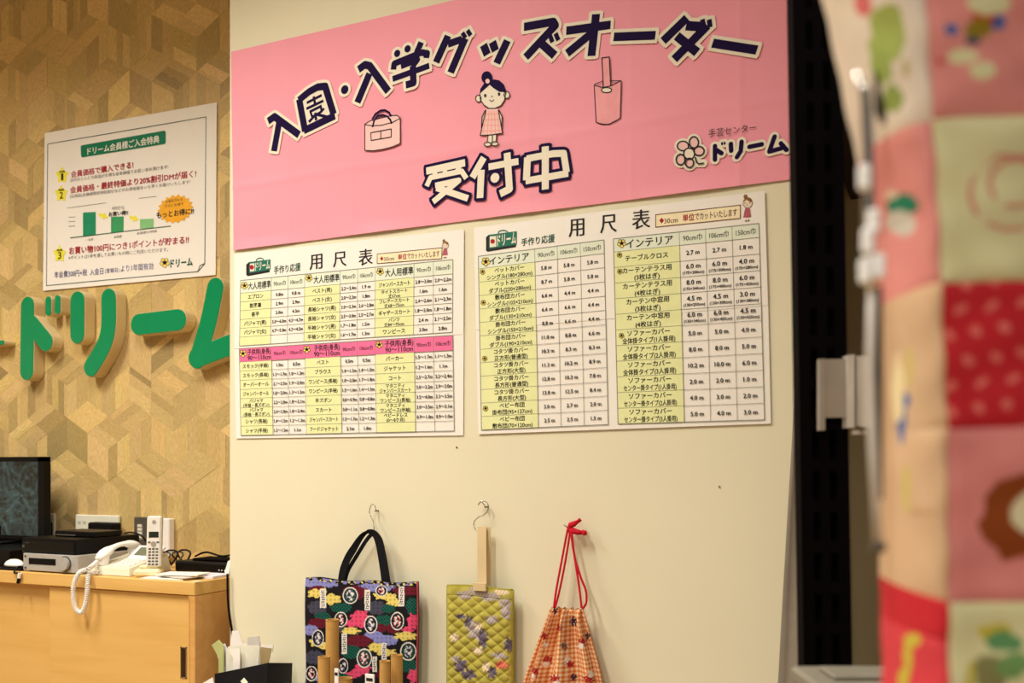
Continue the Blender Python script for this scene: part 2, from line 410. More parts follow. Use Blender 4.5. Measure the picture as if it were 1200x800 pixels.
heads = [
 [[(314, 142), (321.5, 136.5), (350.5, 158)], [(327.5, 141), (321, 177)]],
 [[(350.5, 116), (357.5, 153.5)], [(350, 117.5), (362, 107.5), (372, 102), (381, 101), (391, 134)], [(356, 153), (392.5, 135.5)],
  ([(359.5, 120.5), (377, 111.5)], .0085), ([(367.5, 113), (369.5, 123)], .0085), ([(359, 127.5), (379, 118)], .0085), ([(363, 131), (377, 124)], .0085),
  ([(363.5, 130), (366, 137), (377, 130.5), (376, 125)], .0075), ([(371, 133), (362, 143)], .009), ([(371, 134), (383.5, 137)], .009), ([(380, 127), (374, 133)], .008), ([(369.5, 132), (370.5, 141)], .009)],
 [([(403.9, 105)], .0262)],
 [[(420, 81.5), (427.5, 75.8), (433, 77), (455, 107)], [(433, 86), (418.8, 120)]],
 [([(465.4, 62.6)], .021), ([(477.6, 57.2)], .021), ([(493.5, 49.5), (488, 62)], .019), ([(461, 81.5), (462, 74.5), (494, 61.5), (500.5, 62.5), (499.5, 68)], .019),
  ([(469.8, 77.3), (489, 70), (483, 78)], .019), ([(483.8, 77), (484.5, 97), (475.5, 99.5)], .021), ([(460, 92.6), (503, 77)], .0175)],
 [[(525, 42), (511, 73)], ([(525, 51.5), (541, 46)], .021), [(545, 45), (528, 85)], ([(541.8, 38.2), (545.6, 44.4)], .0125), ([(547.8, 35.4), (551.6, 41.6)], .0125)],
 [[(566.5, 52.5), (571, 64)], [(577, 49), (580.5, 59.5)], [(594.5, 47.5), (582, 74)]],
 [[(614, 31.5), (648, 25.5), (650.5, 30), (616, 67)], [(633.5, 50), (650, 65)], ([(644.2, 41), (647.5, 49.5)], .0125), ([(651, 39), (654.3, 47.3)], .0125)],
 [[(663.5, 36), (715.5, 29)], [(698.5, 16.5), (693, 65.5)], [(693, 39), (664.5, 62.5)]],
 [[(719.2, 43.2), (768, 41.3)]],
 [[(805, 21), (777, 48)], ([(804, 30), (826, 31.5)], .024), [(829, 30), (790, 69.5)], [(793, 42), (817, 61.5)], ([(823, 22.6), (824.3, 32)], .0125), ([(831, 22.8), (832.2, 32)], .0125)],
 [[(835, 50.5), (887, 58.6)]],
]
for hgl in heads: letters(hgl, A, .0088, 'headline_letter', M_navy, M_cream, bt)
low = [
 [[(499.5, 200.5), (545, 190.5)], ([(500, 218), (504.5, 208), (541, 200.5), (546.5, 209)], .015), ([(508.5, 201), (512, 208)], .014), ([(521, 199), (523, 206)], .014), ([(539, 194), (534.5, 202)], .014),
  ([(510, 217.5), (537.5, 211.5), (507.5, 236.5)], .017), ([(511.5, 220), (548.5, 232.5)], .018)],
 [[(567, 184.5), (553.5, 208)], [(564, 199), (562.5, 232)], ([(572.5, 195.5), (607.5, 189)], .0185), [(594.2, 179), (597, 221.5), (586, 227)], ([(580, 208.3)], .027)],
 [[(618.2, 184), (616.8, 211)], ([(617, 186), (648, 180), (660.5, 179.5), (664, 202)], .0185), ([(616, 212), (666, 203)], .0185), [(639, 171.5), (639, 222)]],
]
for g in low: letters(g, .0205, .0085, 'headline_letter', M_cream, M_navy, bt)
# tote drawing
d = Draw(BY-LO+.0004)
d.poly([(427.5, 146), (437, 141), (452, 136), (464, 135), (469, 137.5), (469, 168), (459, 172), (448, 175.5), (437, 176.5), (427.5, 176)])
d.mb.build('bag_drawing_fill', M_lpink, bt)
d = Draw(BY-LO); L1 = .0028
d.stroke(smoothpath([(p[0], p[1], 0) for p in ((427.5, 146), (448, 146.5), (460, 143), (469, 138))]) and [(427.5, 146), (437, 147.4), (448, 146.5), (460, 143.3), (469, 138.5)], L1)
d.stroke([(427.5, 145.5), (434, 141.5), (447, 138), (458, 135.5), (465, 135), (469, 138)], L1)
d.stroke([(427.5, 145), (427.5, 176), (437, 176.6), (448, 175), (460, 172), (469, 168), (469, 138)], L1)
d.stroke([(434.5, 155.5), (458.5, 151), (458.5, 160.5), (435, 164.5)], L1, closed=True); d.stroke([(446.3, 153), (446.3, 162.5)], L1)
d.mb.build('bag_drawing_outline', M_line, bt)
d = Draw(BY-LO)
d.stroke([(436.5, 149), (438.5, 141), (442.5, 136), (448, 134.5), (454, 136.5), (457.5, 140.5), (459, 145)], .0055)
d.stroke([(436, 140), (440, 133.5), (446, 129.5), (451, 129), (456, 132), (458.5, 136.5)], .006)
d.mb.build('bag_drawing_handles', M_navy, bt)
# shoe bag drawing
d = Draw(BY-LO+.0004); d.poly([(696, 99.6), (698.6, 143), (712, 145.6), (726.8, 138), (728, 95), (716, 99.5)]); d.poly([(705.6, 68), (714, 67.2), (715.2, 102), (707.5, 103)]); d.mb.build('pouch_drawing_fill', mat('mid_pink_ink', (240, 162, 168), .6), bt)
d = Draw(BY-LO)
d.stroke([(696.3, 99.6), (698.6, 143), (705, 145.6), (714, 145.5), (722, 142), (726.8, 138), (728, 95)], L1*.9)
d.stroke([(696.3, 99.6), (706, 102.5), (716, 100.5), (728, 94.5)], L1*.9); d.stroke([(696.3, 99), (706, 95)], L1*.8); d.stroke([(714.5, 94.8), (728, 94.5)], L1*.8)
d.stroke([(707, 103), (705.4, 67.8), (714, 66.8), (715.6, 101)], L1); d.ring((710.8, 105.6), 6, 3, L1)
d.mb.build('pouch_drawing_outline', M_line, bt)
d = Draw(BY-LO-.0003); d.ellipse((710.8, 105.4), 5.4, 2.4); d.mb.build('pouch_drawing_tab', M_cream, bt)
# girl drawing
def girl(Y, parent, O, sc, hair, dress, lw):
    """simple line drawing of a girl with a bun; O = px of head centre, sc = scale against the banner one"""
    T = lambda x, y: (O[0]+(x-577)*sc, O[1]+(y-112.6)*sc)
    TT = lambda P: [T(*p) for p in P]
    d = Draw(Y+.0005)
    d.ellipse(T(560.6, 115.4), 3.3*sc, 4*sc); d.ellipse(T(594, 111.2), 3.3*sc, 4*sc); d.ellipse(T(577, 113), 15*sc, 14*sc)
    d.poly(TT([(569.5, 129), (566, 135), (564, 148), (569, 148), (572, 131)])); d.poly(TT([(584, 128.4), (588, 133), (589, 146), (585, 146)]))
    d.poly(TT([(571, 157), (570.5, 168), (577, 168), (577, 157)])); d.poly(TT([(577, 157), (577, 168), (582, 168), (582, 156)]))
    d.ellipse(T(571.5, 169), 4.2*sc, 2.4*sc); d.ellipse(T(580, 168.4), 4.2*sc, 2.4*sc)
    d.mb.build('girl_drawing_skin', M_cream if dress is None else M_skin, parent)
    d = Draw(Y+.0002); d.poly(TT([(569.5, 128), (584.5, 127.4), (588.8, 156), (576, 158.5), (562.7, 158.6)]))
    d.mb.build('girl_drawing_dress', dress or M_lpink, parent)
    if dress is None:
        d = Draw(Y+.0001)
        for i in range(5): d.stroke(TT([(570+i*3.2, 130), (566+i*4.8, 157)]), .0028)
        for i in range(4): d.stroke(TT([(568-i*1.2, 134+i*6.5), (585.5+i*.8, 133.5+i*6.5)]), .0028)
        d.mb.build('girl_drawing_checks', mat('check_pink_ink', (236, 160, 150), .6), parent)
    d = Draw(Y)
    d.ellipse(T(570.5, 90.8), 6.4*sc, 7.4*sc)
    d.poly(TT([(562, 110), (563, 104), (567, 98), (571, 95), (574, 99)])); d.poly(TT([(572, 95.5), (578, 93), (585, 94), (590.5, 99), (593.3, 108), (585, 107.5), (578, 103), (573.5, 99)]))
    d.mb.build('girl_drawing_hair', hair, parent)
    d = Draw(Y)
    d.stroke(TT([(562.3, 110), (563, 117), (567, 123), (573, 127), (580, 127), (587, 123.5), (591, 118), (593, 108)]), lw)
    d.ellipse(T(568.6, 112), 1.5*sc, 2*sc); d.ellipse(T(584.8, 110.2), 1.5*sc, 2*sc)
    d.stroke(TT([(573.5, 117), (576, 119), (579, 117)]), lw*.8); d.stroke(TT([(575.5, 113.5), (576.5, 112.6), (577.6, 113.6)]), lw*.6)
    if dress is None:
        d.stroke(TT([(569.5, 129), (562.7, 158.6), (576, 158), (588.8, 156), (584, 128.4)]), lw); d.ring(T(560.6, 115.4), 3.3*sc, 4*sc, lw*.8); d.ring(T(594, 111.2), 3.3*sc, 4*sc, lw*.8)
        d.stroke(TT([(569, 129), (565, 137), (564.5, 150)]), lw); d.stroke(TT([(585, 129), (588.5, 137), (588, 149)]), lw)
        d.stroke(TT([(572, 158), (571, 167)]), lw*.8); d.stroke(TT([(577, 158), (577, 168)]), lw*.8); d.stroke(TT([(582, 157), (581.5, 166)]), lw*.8)
        d.ring(T(571.5, 169), 4.2*sc, 2.4*sc, lw*.8); d.ring(T(580, 168.4), 4.2*sc, 2.4*sc, lw*.8)
    else:
        d.ellipse(T(572, 169), 3*sc, 2.4*sc); d.ellipse(T(580, 168.4), 3*sc, 2.4*sc)
    d.mb.build('girl_drawing_lines', M_line, parent, kind=None if dress is None else 'stuff')
girl(BY-LO, bt, (577, 112.6), 1, M_navy, None, .0028)
d = Draw(BY-LO-.0002); d.ellipse((571.3, 95), 2.6, 2.8); d.mb.build('hair_flower', M_lpink, bt)
# banner logo: flower and shop lettering
d1 = Draw(BY-LO+.0006); d2 = Draw(BY-LO); d3 = Draw(BY-LO+.0003)
pet = [((800.3, 171), 6.6, 5.6), ((813.2, 166.8), 5.4, 6.6), ((819.2, 177), 6, 5.4), ((797.6, 187), 5.2, 6.2), ((808.2, 191), 4.8, 5.4)]
for c, rx, ry in pet: d1.ellipse(c, rx+3.5, ry+3.5); d2.ring(c, rx, ry, .0036); d3.ellipse(c, rx, ry)
d2.stroke([(815, 185), (816.5, 190), (819, 192.3), (824.5, 191.3)], .0036, rnd=True); d1.stroke([(815, 185), (817, 191), (824.5, 191.3)], .02, rnd=True)
d3.mb.build('logo_petals', M_lpink, bt); d2.mb.build('logo_outline', M_line, bt); d1.mb.build('logo_halo', M_cream, bt)
d = Draw(BY-LO-.0003); d.ellipse((807.6, 180), 6.4, 6.6); d.mb.build('logo_center', M_cream, bt)
d = Draw(BY-LO-.0004); d.ring((807.6, 180), 6.4, 6.6, .0036); d.mb.build('logo_outline', M_line, bt)
for k_ in [[[(837.8, 171), (837.8, 187)], [(840, 176), (845.5, 179.5)], ([(846, 167.5), (846.2, 169)], .005), ([(849, 167), (849.2, 168.5)], .005)],
          [[(856.4, 168.5), (856.8, 176.5)], [(869, 166), (868, 177), (863.5, 184)]], [[(878.2, 172), (892.6, 169)]],
          [[(907.6, 160), (901.5, 177.5), (916, 173.5)], [(915, 168), (921.5, 175.5)]]]:
    letters(k_, .0112, .0065, 'logo_letter', M_navy, M_cream, bt, rnd=True)
d = Draw(BY-LO); text_px(d, '手芸センター', (830, 151.2), (886, 144), (886, 153.6), (830, 161.6)); d.mb.build('small_lettering', M_line, bt, kind='stuff')

# ------------------------------------------------------------------ charts
def flower(d, px, py, r, dark=None):
    for k_ in range(5): a = 2*math.pi*k_/5+.3; d[0].ellipse((px+r*.62*math.cos(a), py+r*.62*math.sin(a)), r*.42, r*.42, n=8)
    d[1].ellipse((px, py), r*.42, r*.42, n=8)
    for k_ in range(5): a = 2*math.pi*k_/5+.3; d[1].ring((px+r*.62*math.cos(a), py+r*.62*math.sin(a)), r*.42, r*.42, .0011, n=8)
M_petal = mat('yellow_petal_print', (240, 214, 110), .6)
def table(Y, parent, corners, us, hdr, nrow, fills, vlines=None, last_h=None):
    """corners px TL TR BR BL; us = column lines in px at the top; returns quad and u fractions"""
    D0 = Draw(Y); q = [D0.p2(*c) for c in corners]
    W_ = q[1]-q[0]
    uf = [(D0.p2(x, corners[0][1]+(corners[1][1]-corners[0][1])*(x-corners[0][0])/(corners[1][0]-corners[0][0])).x-q[0].x)/W_.x for x in us]
    uf[0] = 0; uf[-1] = 1
    vf = [0, hdr]+[hdr+(1-hdr)*(i+1)/nrow for i in range(nrow)]
    lv = MB()
    def line(u0, v0, u1, v1, w_):
        a = bil(q, u0, v0); b = bil(q, u1, v1); dd = (b-a).normalized(); n = Vector((-dd.y, dd.x))*w_/2
        lv.face([(p.x, Y-.0006, p.y) for p in (a-n, b-n, b+n, a+n)])
    for i, v in enumerate(vf): line(0, v, 1, v, .0022 if i in (0, len(vf)-1) else .0011)
    for i, u in enumerate(uf): line(u, 0, u, 1, .0022 if i in (0, len(uf)-1) else .0012)
    lv.build('table_rules', M_grid, parent, kind='stuff')
    for m_, rects in fills.items():
        for (c0, c1, r0, r1) in rects:
            fb = MB()
            P = [bil(q, uf[c0], vf[r1]), bil(q, uf[c1], vf[r1]), bil(q, uf[c1], vf[r0]), bil(q, uf[c0], vf[r0])]
            fb.face([(p.x, Y-.0003, p.y) for p in P])
            fb.build('cell_tint', {'y': M_yel, 'm': M_mint, 'p': M_hot}[m_], parent)
    return q, uf, vf
def fill_cells(Y, parent, tab, rows, c0, hh, lab=.8, gap=0.0):
    """rows: list of (label lines, values...)"""
    q, uf, vf = tab; mb = MB()
    for r, row in enumerate(rows):
        v0, v1 = vf[r+1], vf[r+2]; rh = v1-v0
        for c, cell in enumerate(row):
            if not cell: continue
            u0, u1 = uf[c0+c], uf[c0+c+1]; cell = cell.split('/'); n = len(cell)
            for k_, tx in enumerate(cell):
                if n == 1: vc, h = (v0+v1)/2, hh*(1 if c == 0 else .92)
                elif c == 0: vc, h = v0+rh*(.27+.48*k_), min(hh, rh*.47)
                else: vc, h = v0+rh*(.34+.4*k_), (hh, hh*.62)[k_]
                text_c(mb, tx, q, Y, (u0+u1)/2+(gap*(u1-u0) if c == 0 else 0), vc, h, (u1-u0)*(.84 if c else .8), .0006, .024 if c == 0 else .028)
    mb.build('cell_text', M_ink, parent, kind='stuff')
def head_cells(Y, parent, tab, heads, hh, shift=.12):
    q, uf, vf = tab; mb = MB()
    for c, tx in enumerate(heads):
        ls = tx.split('/'); isl = not tx.endswith('巾')
        for k_, t_ in enumerate(ls):
            vc = vf[1]*(.5 if len(ls) == 1 else .3+.42*k_)
            text_c(mb, t_, q, Y, (uf[c]+uf[c+1])/2+(shift*(uf[c+1]-uf[c]) if isl else 0), vc, hh*(1 if len(ls) == 1 else .85)*(1.15 if isl else .8), (uf[c+1]-uf[c])*(.72 if isl else .72), .0006, .022 if isl else .012)
    mb.build('column_headings', M_ink, parent, kind='stuff')
def chart(label, corners, seam, base_off, title, logo, sub, box, boxtx, gl, gsc):
    Yc = 2.4955 - base_off
    D0 = Draw(Yc); q = [D0.p2(*c) for c in corners]
    t = thing('fabric_length_chart', label, 'wall chart', ((q[0].x+q[1].x)/2, Yc, q[2].y))
    hl = lambda u, v: .0015*max(0, (v-.9)/.1)*(.4+.6*math.sin(u*9+1)**2)
    a, b = D0.p2(*seam[0]), D0.p2(*seam[1])
    sheet('paper_sheet', [q[0], q[1], Vector((b.x, b.y)), Vector((a.x, a.y))], Yc, M_white, t, 2, 2, None, .0008)
    e = Vector((0, .008))
    sheet('paper_sheet', [a+e, b+e, q[2], q[3]], Yc+.001, M_white, t, 24, 12, None, .0012)
    Yp = Yc-.0003
    for tx, (x0, x1, y0, y1) in title: d = Draw(Yp-.0004); text_px(d, tx, (x0, y0+1), (x1, y0-1), (x1, y1-1), (x0, y1+1), off=.018, em=False); d.mb.build('title_character', M_ink, t)
    # logo sign
    d = Draw(Yp-.0002); x0, x1, y0, y1 = logo; sl = -(x1-x0)*.12
    d.poly([(x0-2, y0+7), (x0+1, y0+4), (x1-1, y0+4+sl), (x1-1, y1-1+sl), (x0, y1+.5), (x0-2, y1-1)]); d.mb.build('logo_shadow', M_ink, t)
    d = Draw(Yp-.0004); d.poly([(x0+1.5, y0+4), (x1, y0+4+sl), (x1, y1-4+sl), (x0+1.5, y1-3)])
    cx = (x0+x1)/2+1; d.ring((cx, y0+4+sl/2), (x1-x0)*.17, 3.2, .003, n=12); d.mb.build('logo_sign', mat('logo_green_ink', (34, 112, 92), .6), t)
    d = Draw(Yp-.0006); text_px(d, 'ドリーム', (x0+(x1-x0)*.33, y0+6+sl*.3), (x1-1, y0+5+sl), (x1-1, y1-5+sl), (x0+(x1-x0)*.33, y1-5+sl*.3), off=.03, em=False)
    d.poly([(x0+2.5, y0+6), (x0+(x1-x0)*.29, y0+5.3), (x0+(x1-x0)*.29, y1-5.6), (x0+2.5, y1-4.8)]); d.mb.build('logo_lettering', M_cream, t)
    d = Draw(Yp-.0007); d.ellipse((x0+(x1-x0)*.17, (y0+y1)/2), 2.6, 2.8); d.mb.build('logo_flower', M_red, t)
    d = Draw(Yp-.0004); text_px(d, '手作り応援', *sub, off=.02); d.mb.build('subtitle_lettering', M_dgreen, t)
    d = Draw(Yp-.0002); d.poly(box); d.mb.build('notice_box', M_bx, t)
    d = Draw(Yp-.0004); d.stroke(box, .0022, closed=True); d.mb.build('notice_border', mat('notice_brown_ink', (110, 62, 52), .6), t)
    d = Draw(Yp-.0004)
    bx = lambda u, v: (box[0][0]*(1-u)+box[1][0]*u, (box[0][1]*(1-u)+box[1][1]*u)*(1-v)+(box[3][1]*(1-u)+box[2][1]*u)*v)
    d = Draw(Yp-.0004); c = bx(.07, .52); r = (box[3][1]-box[0][1])*.2; d.poly([(c[0]-r, c[1]), (c[0], c[1]-r*1.2), (c[0]+r, c[1]), (c[0], c[1]+r*1.2)]); d.mb.build('notice_diamond', M_red, t); d = Draw(Yp-.0004)
    text_px(d, '単位', bx(.32, .22), bx(.455, .22), bx(.455, .8), bx(.32, .8), off=.03); d.mb.build('notice_lettering_red', M_red, t)
    d = Draw(Yp-.0004)
    text_px(d, '30cm', bx(.1, .3), bx(.26, .3), bx(.26, .85), bx(.1, .85), off=.015); text_px(d, 'でカットいたします', bx(.465, .2), bx(.96, .2), bx(.96, .8), bx(.465, .8), off=.02)
    d.mb.build('notice_lettering', mat('notice_brown_ink', (110, 62, 52), .6), t)
    girl(Yp-.0006, t, gl, gsc, M_hair, M_gingr, .0011)
    return t, Yp, D0
# chart one
c1, Y1, _ = chart('smaller clothing length chart with a pink header row, under the pink banner',
 [(274.3, 297.5), (543.6, 268.5), (542.6, 510), (276.3, 513.6)], [(274.6, 408.5), (543.2, 391.5)], 0,
 [('用', (363, 377.6, 298, 315.5)), ('尺', (390.5, 405.8, 295, 312.5)), ('表', (420.4, 436.6, 291.5, 310.5))],
 (290.5, 317, 303, 323), [(321, 312), (352, 307.3), (352, 317), (321, 321.3)], [(442, 297.6), (518, 290.2), (517.6, 303), (442, 308.7)], None, (521.8, 287.6), .25)
us = [282, 318.2, 337.7, 357.2, 398.8, 419.3, 440, 485.3, 508, 530.8]
tab = table(Y1, c1, [(282, 328.6), (530.8, 304.1), (530.3, 389.2), (280.8, 405.3)], us, .195, 6,
 {'m': [(0, 9, 0, 1)], 'y': [(0, 1, 1, 7), (3, 4, 1, 7), (6, 7, 1, 7)]})
head_cells(Y1, c1, tab, ['大人用標準', '90cm巾', '106cm巾']*3, .105)
fill_cells(Y1, c1, tab, [['エプロン', '0.8m', '0.8 m'], ['割烹着', '2.9m', '2.9m'], ['甚平', '3.0m', '4.3m'], ['パジャマ(男)', '5.0〜6.0m', '4.5〜4.7m'], ['パジャマ(女)', '4.7〜5.0m', '4.2〜4.5m']], 0, .075)
fill_cells(Y1, c1, tab, [['ベスト(男)', '2.2〜2.4m', '1.9 m'], ['ベスト(女)', '2.0〜2.3m', '1.8m'], ['長袖シャツ(男)', '3.0〜3.3m', '2.6〜2.8m'], ['長袖シャツ(女)', '2.5〜3.0m', '2.5〜2.7m'], ['半袖シャツ(男)', '1.7〜1.8m', '1.5m'], ['半袖シャツ(女)', '1.6〜1.7m', '1.3m']], 3, .075)
fill_cells(Y1, c1, tab, [['ジャンパースカート', '2.8〜3.0m', '2.0〜2.2m'], ['タイトスカート/丈67cm', '1.6m', '1.6m'], ['フレアースカート/丈68〜72cm', '2.4〜2.6m', '2.1〜2.3m'], ['ギャザースカート', '1.8〜2.0m', '1.8〜1.8m'], ['パンツ/丈84〜95cm', '2.4 m', '2.1〜2.5m'], ['ワンピース', '3.0m', '2.8m']], 6, .075)
us2 = [280.5, 318, 337, 357.3, 398.8, 418.8, 439.5, 485.2, 507.8, 530.6]
tab = table(Y1, c1, [(280.5, 408.4), (530.6, 392.8), (532.4, 504.8), (282.5, 510)], us2, .155, 8,
 {'p': [(0, 9, 0, 1)], 'y': [(0, 1, 1, 9), (3, 4, 1, 9), (6, 7, 1, 9)]})
head_cells(Y1, c1, tab, ['子供用(身長)/90〜110cm', '90cm巾', '106cm巾']*3, .075)
fill_cells(Y1, c1, tab, [['スモック(半袖)', '1.0m', '0.5m'], ['スモック(長袖)', '1.3〜1.7m', '1.0〜1.3m'], ['オーバーオール', '2.1〜2.5m', '1.9〜2.0m'], ['ジャンパーオール', '1.8〜2.0m', '1.3〜1.5m'], ['パジャマ/(半袖・長ズボン)', '2.2〜2.8m', '1.8〜2.1m'], ['パジャマ/(長袖・長ズボン)', '2.4〜2.8m', '1.8〜2.4m'], ['シャツ(長袖)', '1.4〜1.5m', '1.2〜1.3m'], ['シャツ(半袖)', '1.2〜1.5m', '1.1m']], 0, .056)
fill_cells(Y1, c1, tab, [['ベスト', '0.5m', '0.5m'], ['ブラウス', '1.4〜1.5m', '1.4〜1.5m'], ['ワンピース(長袖)', '1.8〜2.0m', '1.7〜1.8m'], ['ワンピース(半袖)', '1.5〜1.6m', '1.4〜1.5m'], ['半ズボン', '0.8〜0.9m', '0.8〜0.8m'], ['スカート', '0.8〜1.1m', '0.8〜0.8m'], ['ジャンパースカート', '1.5〜1.7m', '1.2〜1.3m'], ['フードジャケット', '2.1m', '1.8m']], 3, .056)
fill_cells(Y1, c1, tab, [['パーカー', '1.5〜1.7m', '1.1〜1.3m'], ['ジャケット', '1.2〜1.6m', '1.1m'], ['コート', '2.5〜2.7m', '2.2〜2.4m'], ['マタニティ/ジャンパースカート', '3.0〜3.2m', '2.9〜3.0m'], ['マタニティ/ワンピース(長袖)', '3.5〜4.0m', '3.3〜3.5m'], ['マタニティ/ワンピース(半袖)', '3.0〜3.5m', '2.9〜3.1m'], ['ベビードレス/(0〜8ケ月)', '0.9〜1.0m', '0.9〜1.0m']], 6, .056)
for x, y in ((286.5, 334.5), (362, 325.5), (445.5, 318), (284.8, 414), (359.5, 409.3), (444.5, 403.6)):
    dd = [Draw(Y1-.0007), Draw(Y1-.0009)]; flower(dd, x, y, 4.2); fm_ = dd[0].mb.build('flower_mark', M_petal, c1); dd[1].mb.build('flower_outline', M_line, fm_)
# chart two
c2, Y2, _ = chart('wider curtain and bedding length chart with two separate tables side by side',
 [(555.3, 266.5), (896, 223.5), (903.3, 496.2), (560.3, 508.6)], [(557.6, 386.7), (900, 357.5)], .0012,
 [('用', (666.7, 684.5, 256.5, 277)), ('尺', (703.5, 722.5, 251.5, 272.5)), ('表', (741, 761.6, 245.5, 268))],
 (571.5, 605.7, 271, 294.5), [(611, 279.5), (650, 273.7), (650, 283.8), (611, 288.5)], [(768.4, 251.6), (867.6, 240.3), (867.6, 255.8), (768.4, 266)], None, (876, 238.3), .36)
us = [560.6, 626.6, 653, 679.9, 707.8]
tab = table(Y2, c2, [(560.6, 300.3), (707.8, 281.1), (712.8, 497.3), (564.3, 503.6)], us, .0725, 12, {'m': [(0, 4, 0, 1)], 'y': [(0, 1, 1, 13)]})
head_cells(Y2, c2, tab, ['インテリア', '90cm巾', '106cm巾', '150cm巾'], .044, .05)
T2 = ['ベットカバー/シングル(180×280cm)|5.8|5.8|5.8', 'ベットカバー/ダブル(220×280cm)|8.7|5.8|5.8', '敷布団カバー/シングル(103×210cm)|6.6|4.4|4.4', '敷布団カバー/ダブル(130×210cm)|6.6|6.6|4.4', '掛布団カバー/シングル(150×210cm)|8.8|6.6|4.4', '掛布団カバー/ダブル(190×210cm)|11.0|8.8|6.6', 'コタツ掛カバー/正方形(普通型)|10.3|8.3|8.3', 'コタツ掛カバー/正方形(大型)|11.3|10.2|8.9', 'コタツ掛カバー/長方形(普通型)|12.8|10.3|7.8', 'コタツ掛カバー/長方形(大型)|13.8|12.5|8.4', 'ベビー布団/掛布団(95×127cm)|3.0|2.7|2.0', 'ベビー布団/敷布団(70×120cm)|2.5|2.5|1.5']
fill_cells(Y2, c2, tab, [[r.split('|')[0]]+[x+' m' for x in r.split('|')[1:]] for r in T2], 0, .0315, gap=.05)
us = [718.9, 796, 826.7, 857.8, 889.5]
tab = table(Y2, c2, [(718.9, 279.9), (889.5, 261.8), (896, 491.8), (724.3, 496.5)], us, .0705, 11, {'m': [(0, 4, 0, 1)], 'y': [(0, 1, 1, 12)]})
head_cells(Y2, c2, tab, ['インテリア', '90cm巾', '106cm巾', '150cm巾'], .046, .05)
fill_cells(Y2, c2, tab, [['テーブルクロス', '2.7 m', '2.7 m', '1.8 m'], ['カーテンテラス用/(3枚はぎ)', '6.0 m/(175×200cm)', '6.0 m/(175×300cm)', '4.0 m/(175×280cm)'], ['カーテンテラス用/(4枚はぎ)', '8.0 m/(175×340cm)', '8.0 m/(175×400cm)', '6.0 m/(175×420cm)'], ['カーテン中窓用/(3枚はぎ)', '4.5 m/(130×250cm)', '4.5 m/(130×300cm)', '3.0 m/(130×280cm)'], ['カーテン中窓用/(4枚はぎ)', '6.0 m/(130×340cm)', '6.0 m/(130×400cm)', '4.5 m/(130×420cm)'],
 ['ソファーカバー/全体掛タイプ(1人掛用)', '5.0 m', '5.0 m', '4.0 m'], ['ソファーカバー/全体掛タイプ(2人掛用)', '8.0 m', '8.0 m', '5.0 m'], ['ソファーカバー/全体掛タイプ(3人掛用)', '10.2 m', '10.0 m', '6.0 m'], ['ソファーカバー/センター掛タイプ(1人掛用)', '2.0 m', '2.0 m', '1.0 m'], ['ソファーカバー/センター掛タイプ(2人掛用)', '4.0 m', '3.0 m', '2.0 m'], ['ソファーカバー/センター掛タイプ(3人掛用)', '5.0 m', '4.0 m', '3.0 m']], 0, .0345)
for x, y, r in ((569.3, 306.5, 5), (728.5, 285, 5), (565.5, 318.5, 3), (566.5, 354.5, 3), (568, 420, 3), (569, 478.5, 3), (726, 298.6, 3), (726.3, 318, 3), (728.3, 393.3, 3)):
    dd = [Draw(Y2-.0007), Draw(Y2-.0009)]; flower(dd, x, y, r); fm_ = dd[0].mb.build('flower_mark', M_petal, c2); dd[1].mb.build('flower_outline', M_line, fm_)

# ------------------------------------------------------------------ member poster on the plank wall
PY = 2.842; D0 = Draw(PY)
pc = [(52.3, 156), (254, 119.8), (252.5, 322), (50.4, 340.5)]; q = [D0.p2(*c) for c in pc]
t = thing('membership_poster', 'white poster with green heading and bar graph taped to the plank wall', 'poster', ((q[0].x+q[1].x)/2, PY, q[3].y))
sheet('paper', q, PY, M_white, t, 20, 20, lambda u, v: .0006*math.sin(u*8)*math.sin(v*6), .003)
YP = PY-.0012
d = Draw(YP); d.stroke([(55.8, 168.7), (241.4, 136.9), (239.8, 308.8), (232, 318), (54.3, 334.5)], .0026, closed=True); d.stroke([(239.8, 308.8), (234, 311), (232, 318)], .0026); d.mb.build('border_line', mat('slate_ink', (60, 86, 86), .6), t)
d = Draw(YP); d.poly([(94.5, 171.6), (96, 170.2), (192.5, 153), (194, 154.5), (194, 167), (192.5, 168.6), (96.5, 184.4), (95, 183)]); d.mb.build('heading_bar', mat('heading_green_ink', (18, 120, 84), .6), t)
d = Draw(YP-.0004); text_px(d, 'ドリーム会員様ご入会特典', (102.5, 173), (186.5, 158), (186.5, 167.5), (102.5, 181.8), off=.02); d.mb.build('heading_lettering', M_white, t)
for tl in (('会員価格で購入できる!', (83.2, 200.5), (156, 188.7), (156, 197), (83.2, 208.5)), ('会員価格・最終特価より20%割引DMが届く!', (82.5, 218.6), (229.7, 198.8), (229.7, 207.4), (82.5, 226.8)), ('お買い物100円につき1ポイントが貯まる!!', (81, 289.4), (221, 276), (221, 285), (81, 298.3))):
    d = Draw(YP); text_px(d, *tl, off=.022); d.mb.build('red_text_line', M_red, t)
d = Draw(YP)
text_px(d, '店内ほとんどの商品がお得な会員価格でお買い求め頂けます!', (82, 209), (197, 192.8), (197, 197.5), (82, 213.5))
text_px(d, '(日用品)会員様限定特別割引などのお得情報をいち早くお届けいたします!', (82, 228), (223, 210.5), (223, 215), (82, 232.3))
text_px(d, '※ポイントは1年を通してお買いもの時にご利用いただけます。', (80, 299.5), (197, 289.6), (197, 294.6), (80, 304.3))
text_px(d, '430から', (131, 241.2), (145.5, 240.2), (145.5, 245.5), (131, 246.5)); d.stroke([(78.7, 243.7), (124.5, 237.5)], .0016); d.stroke([(162.5, 232.3), (183.6, 229.9)], .0016)
for yy in (254, 259, 264.5): d.stroke([(80.5, yy+.5), (88, yy)], .0016)
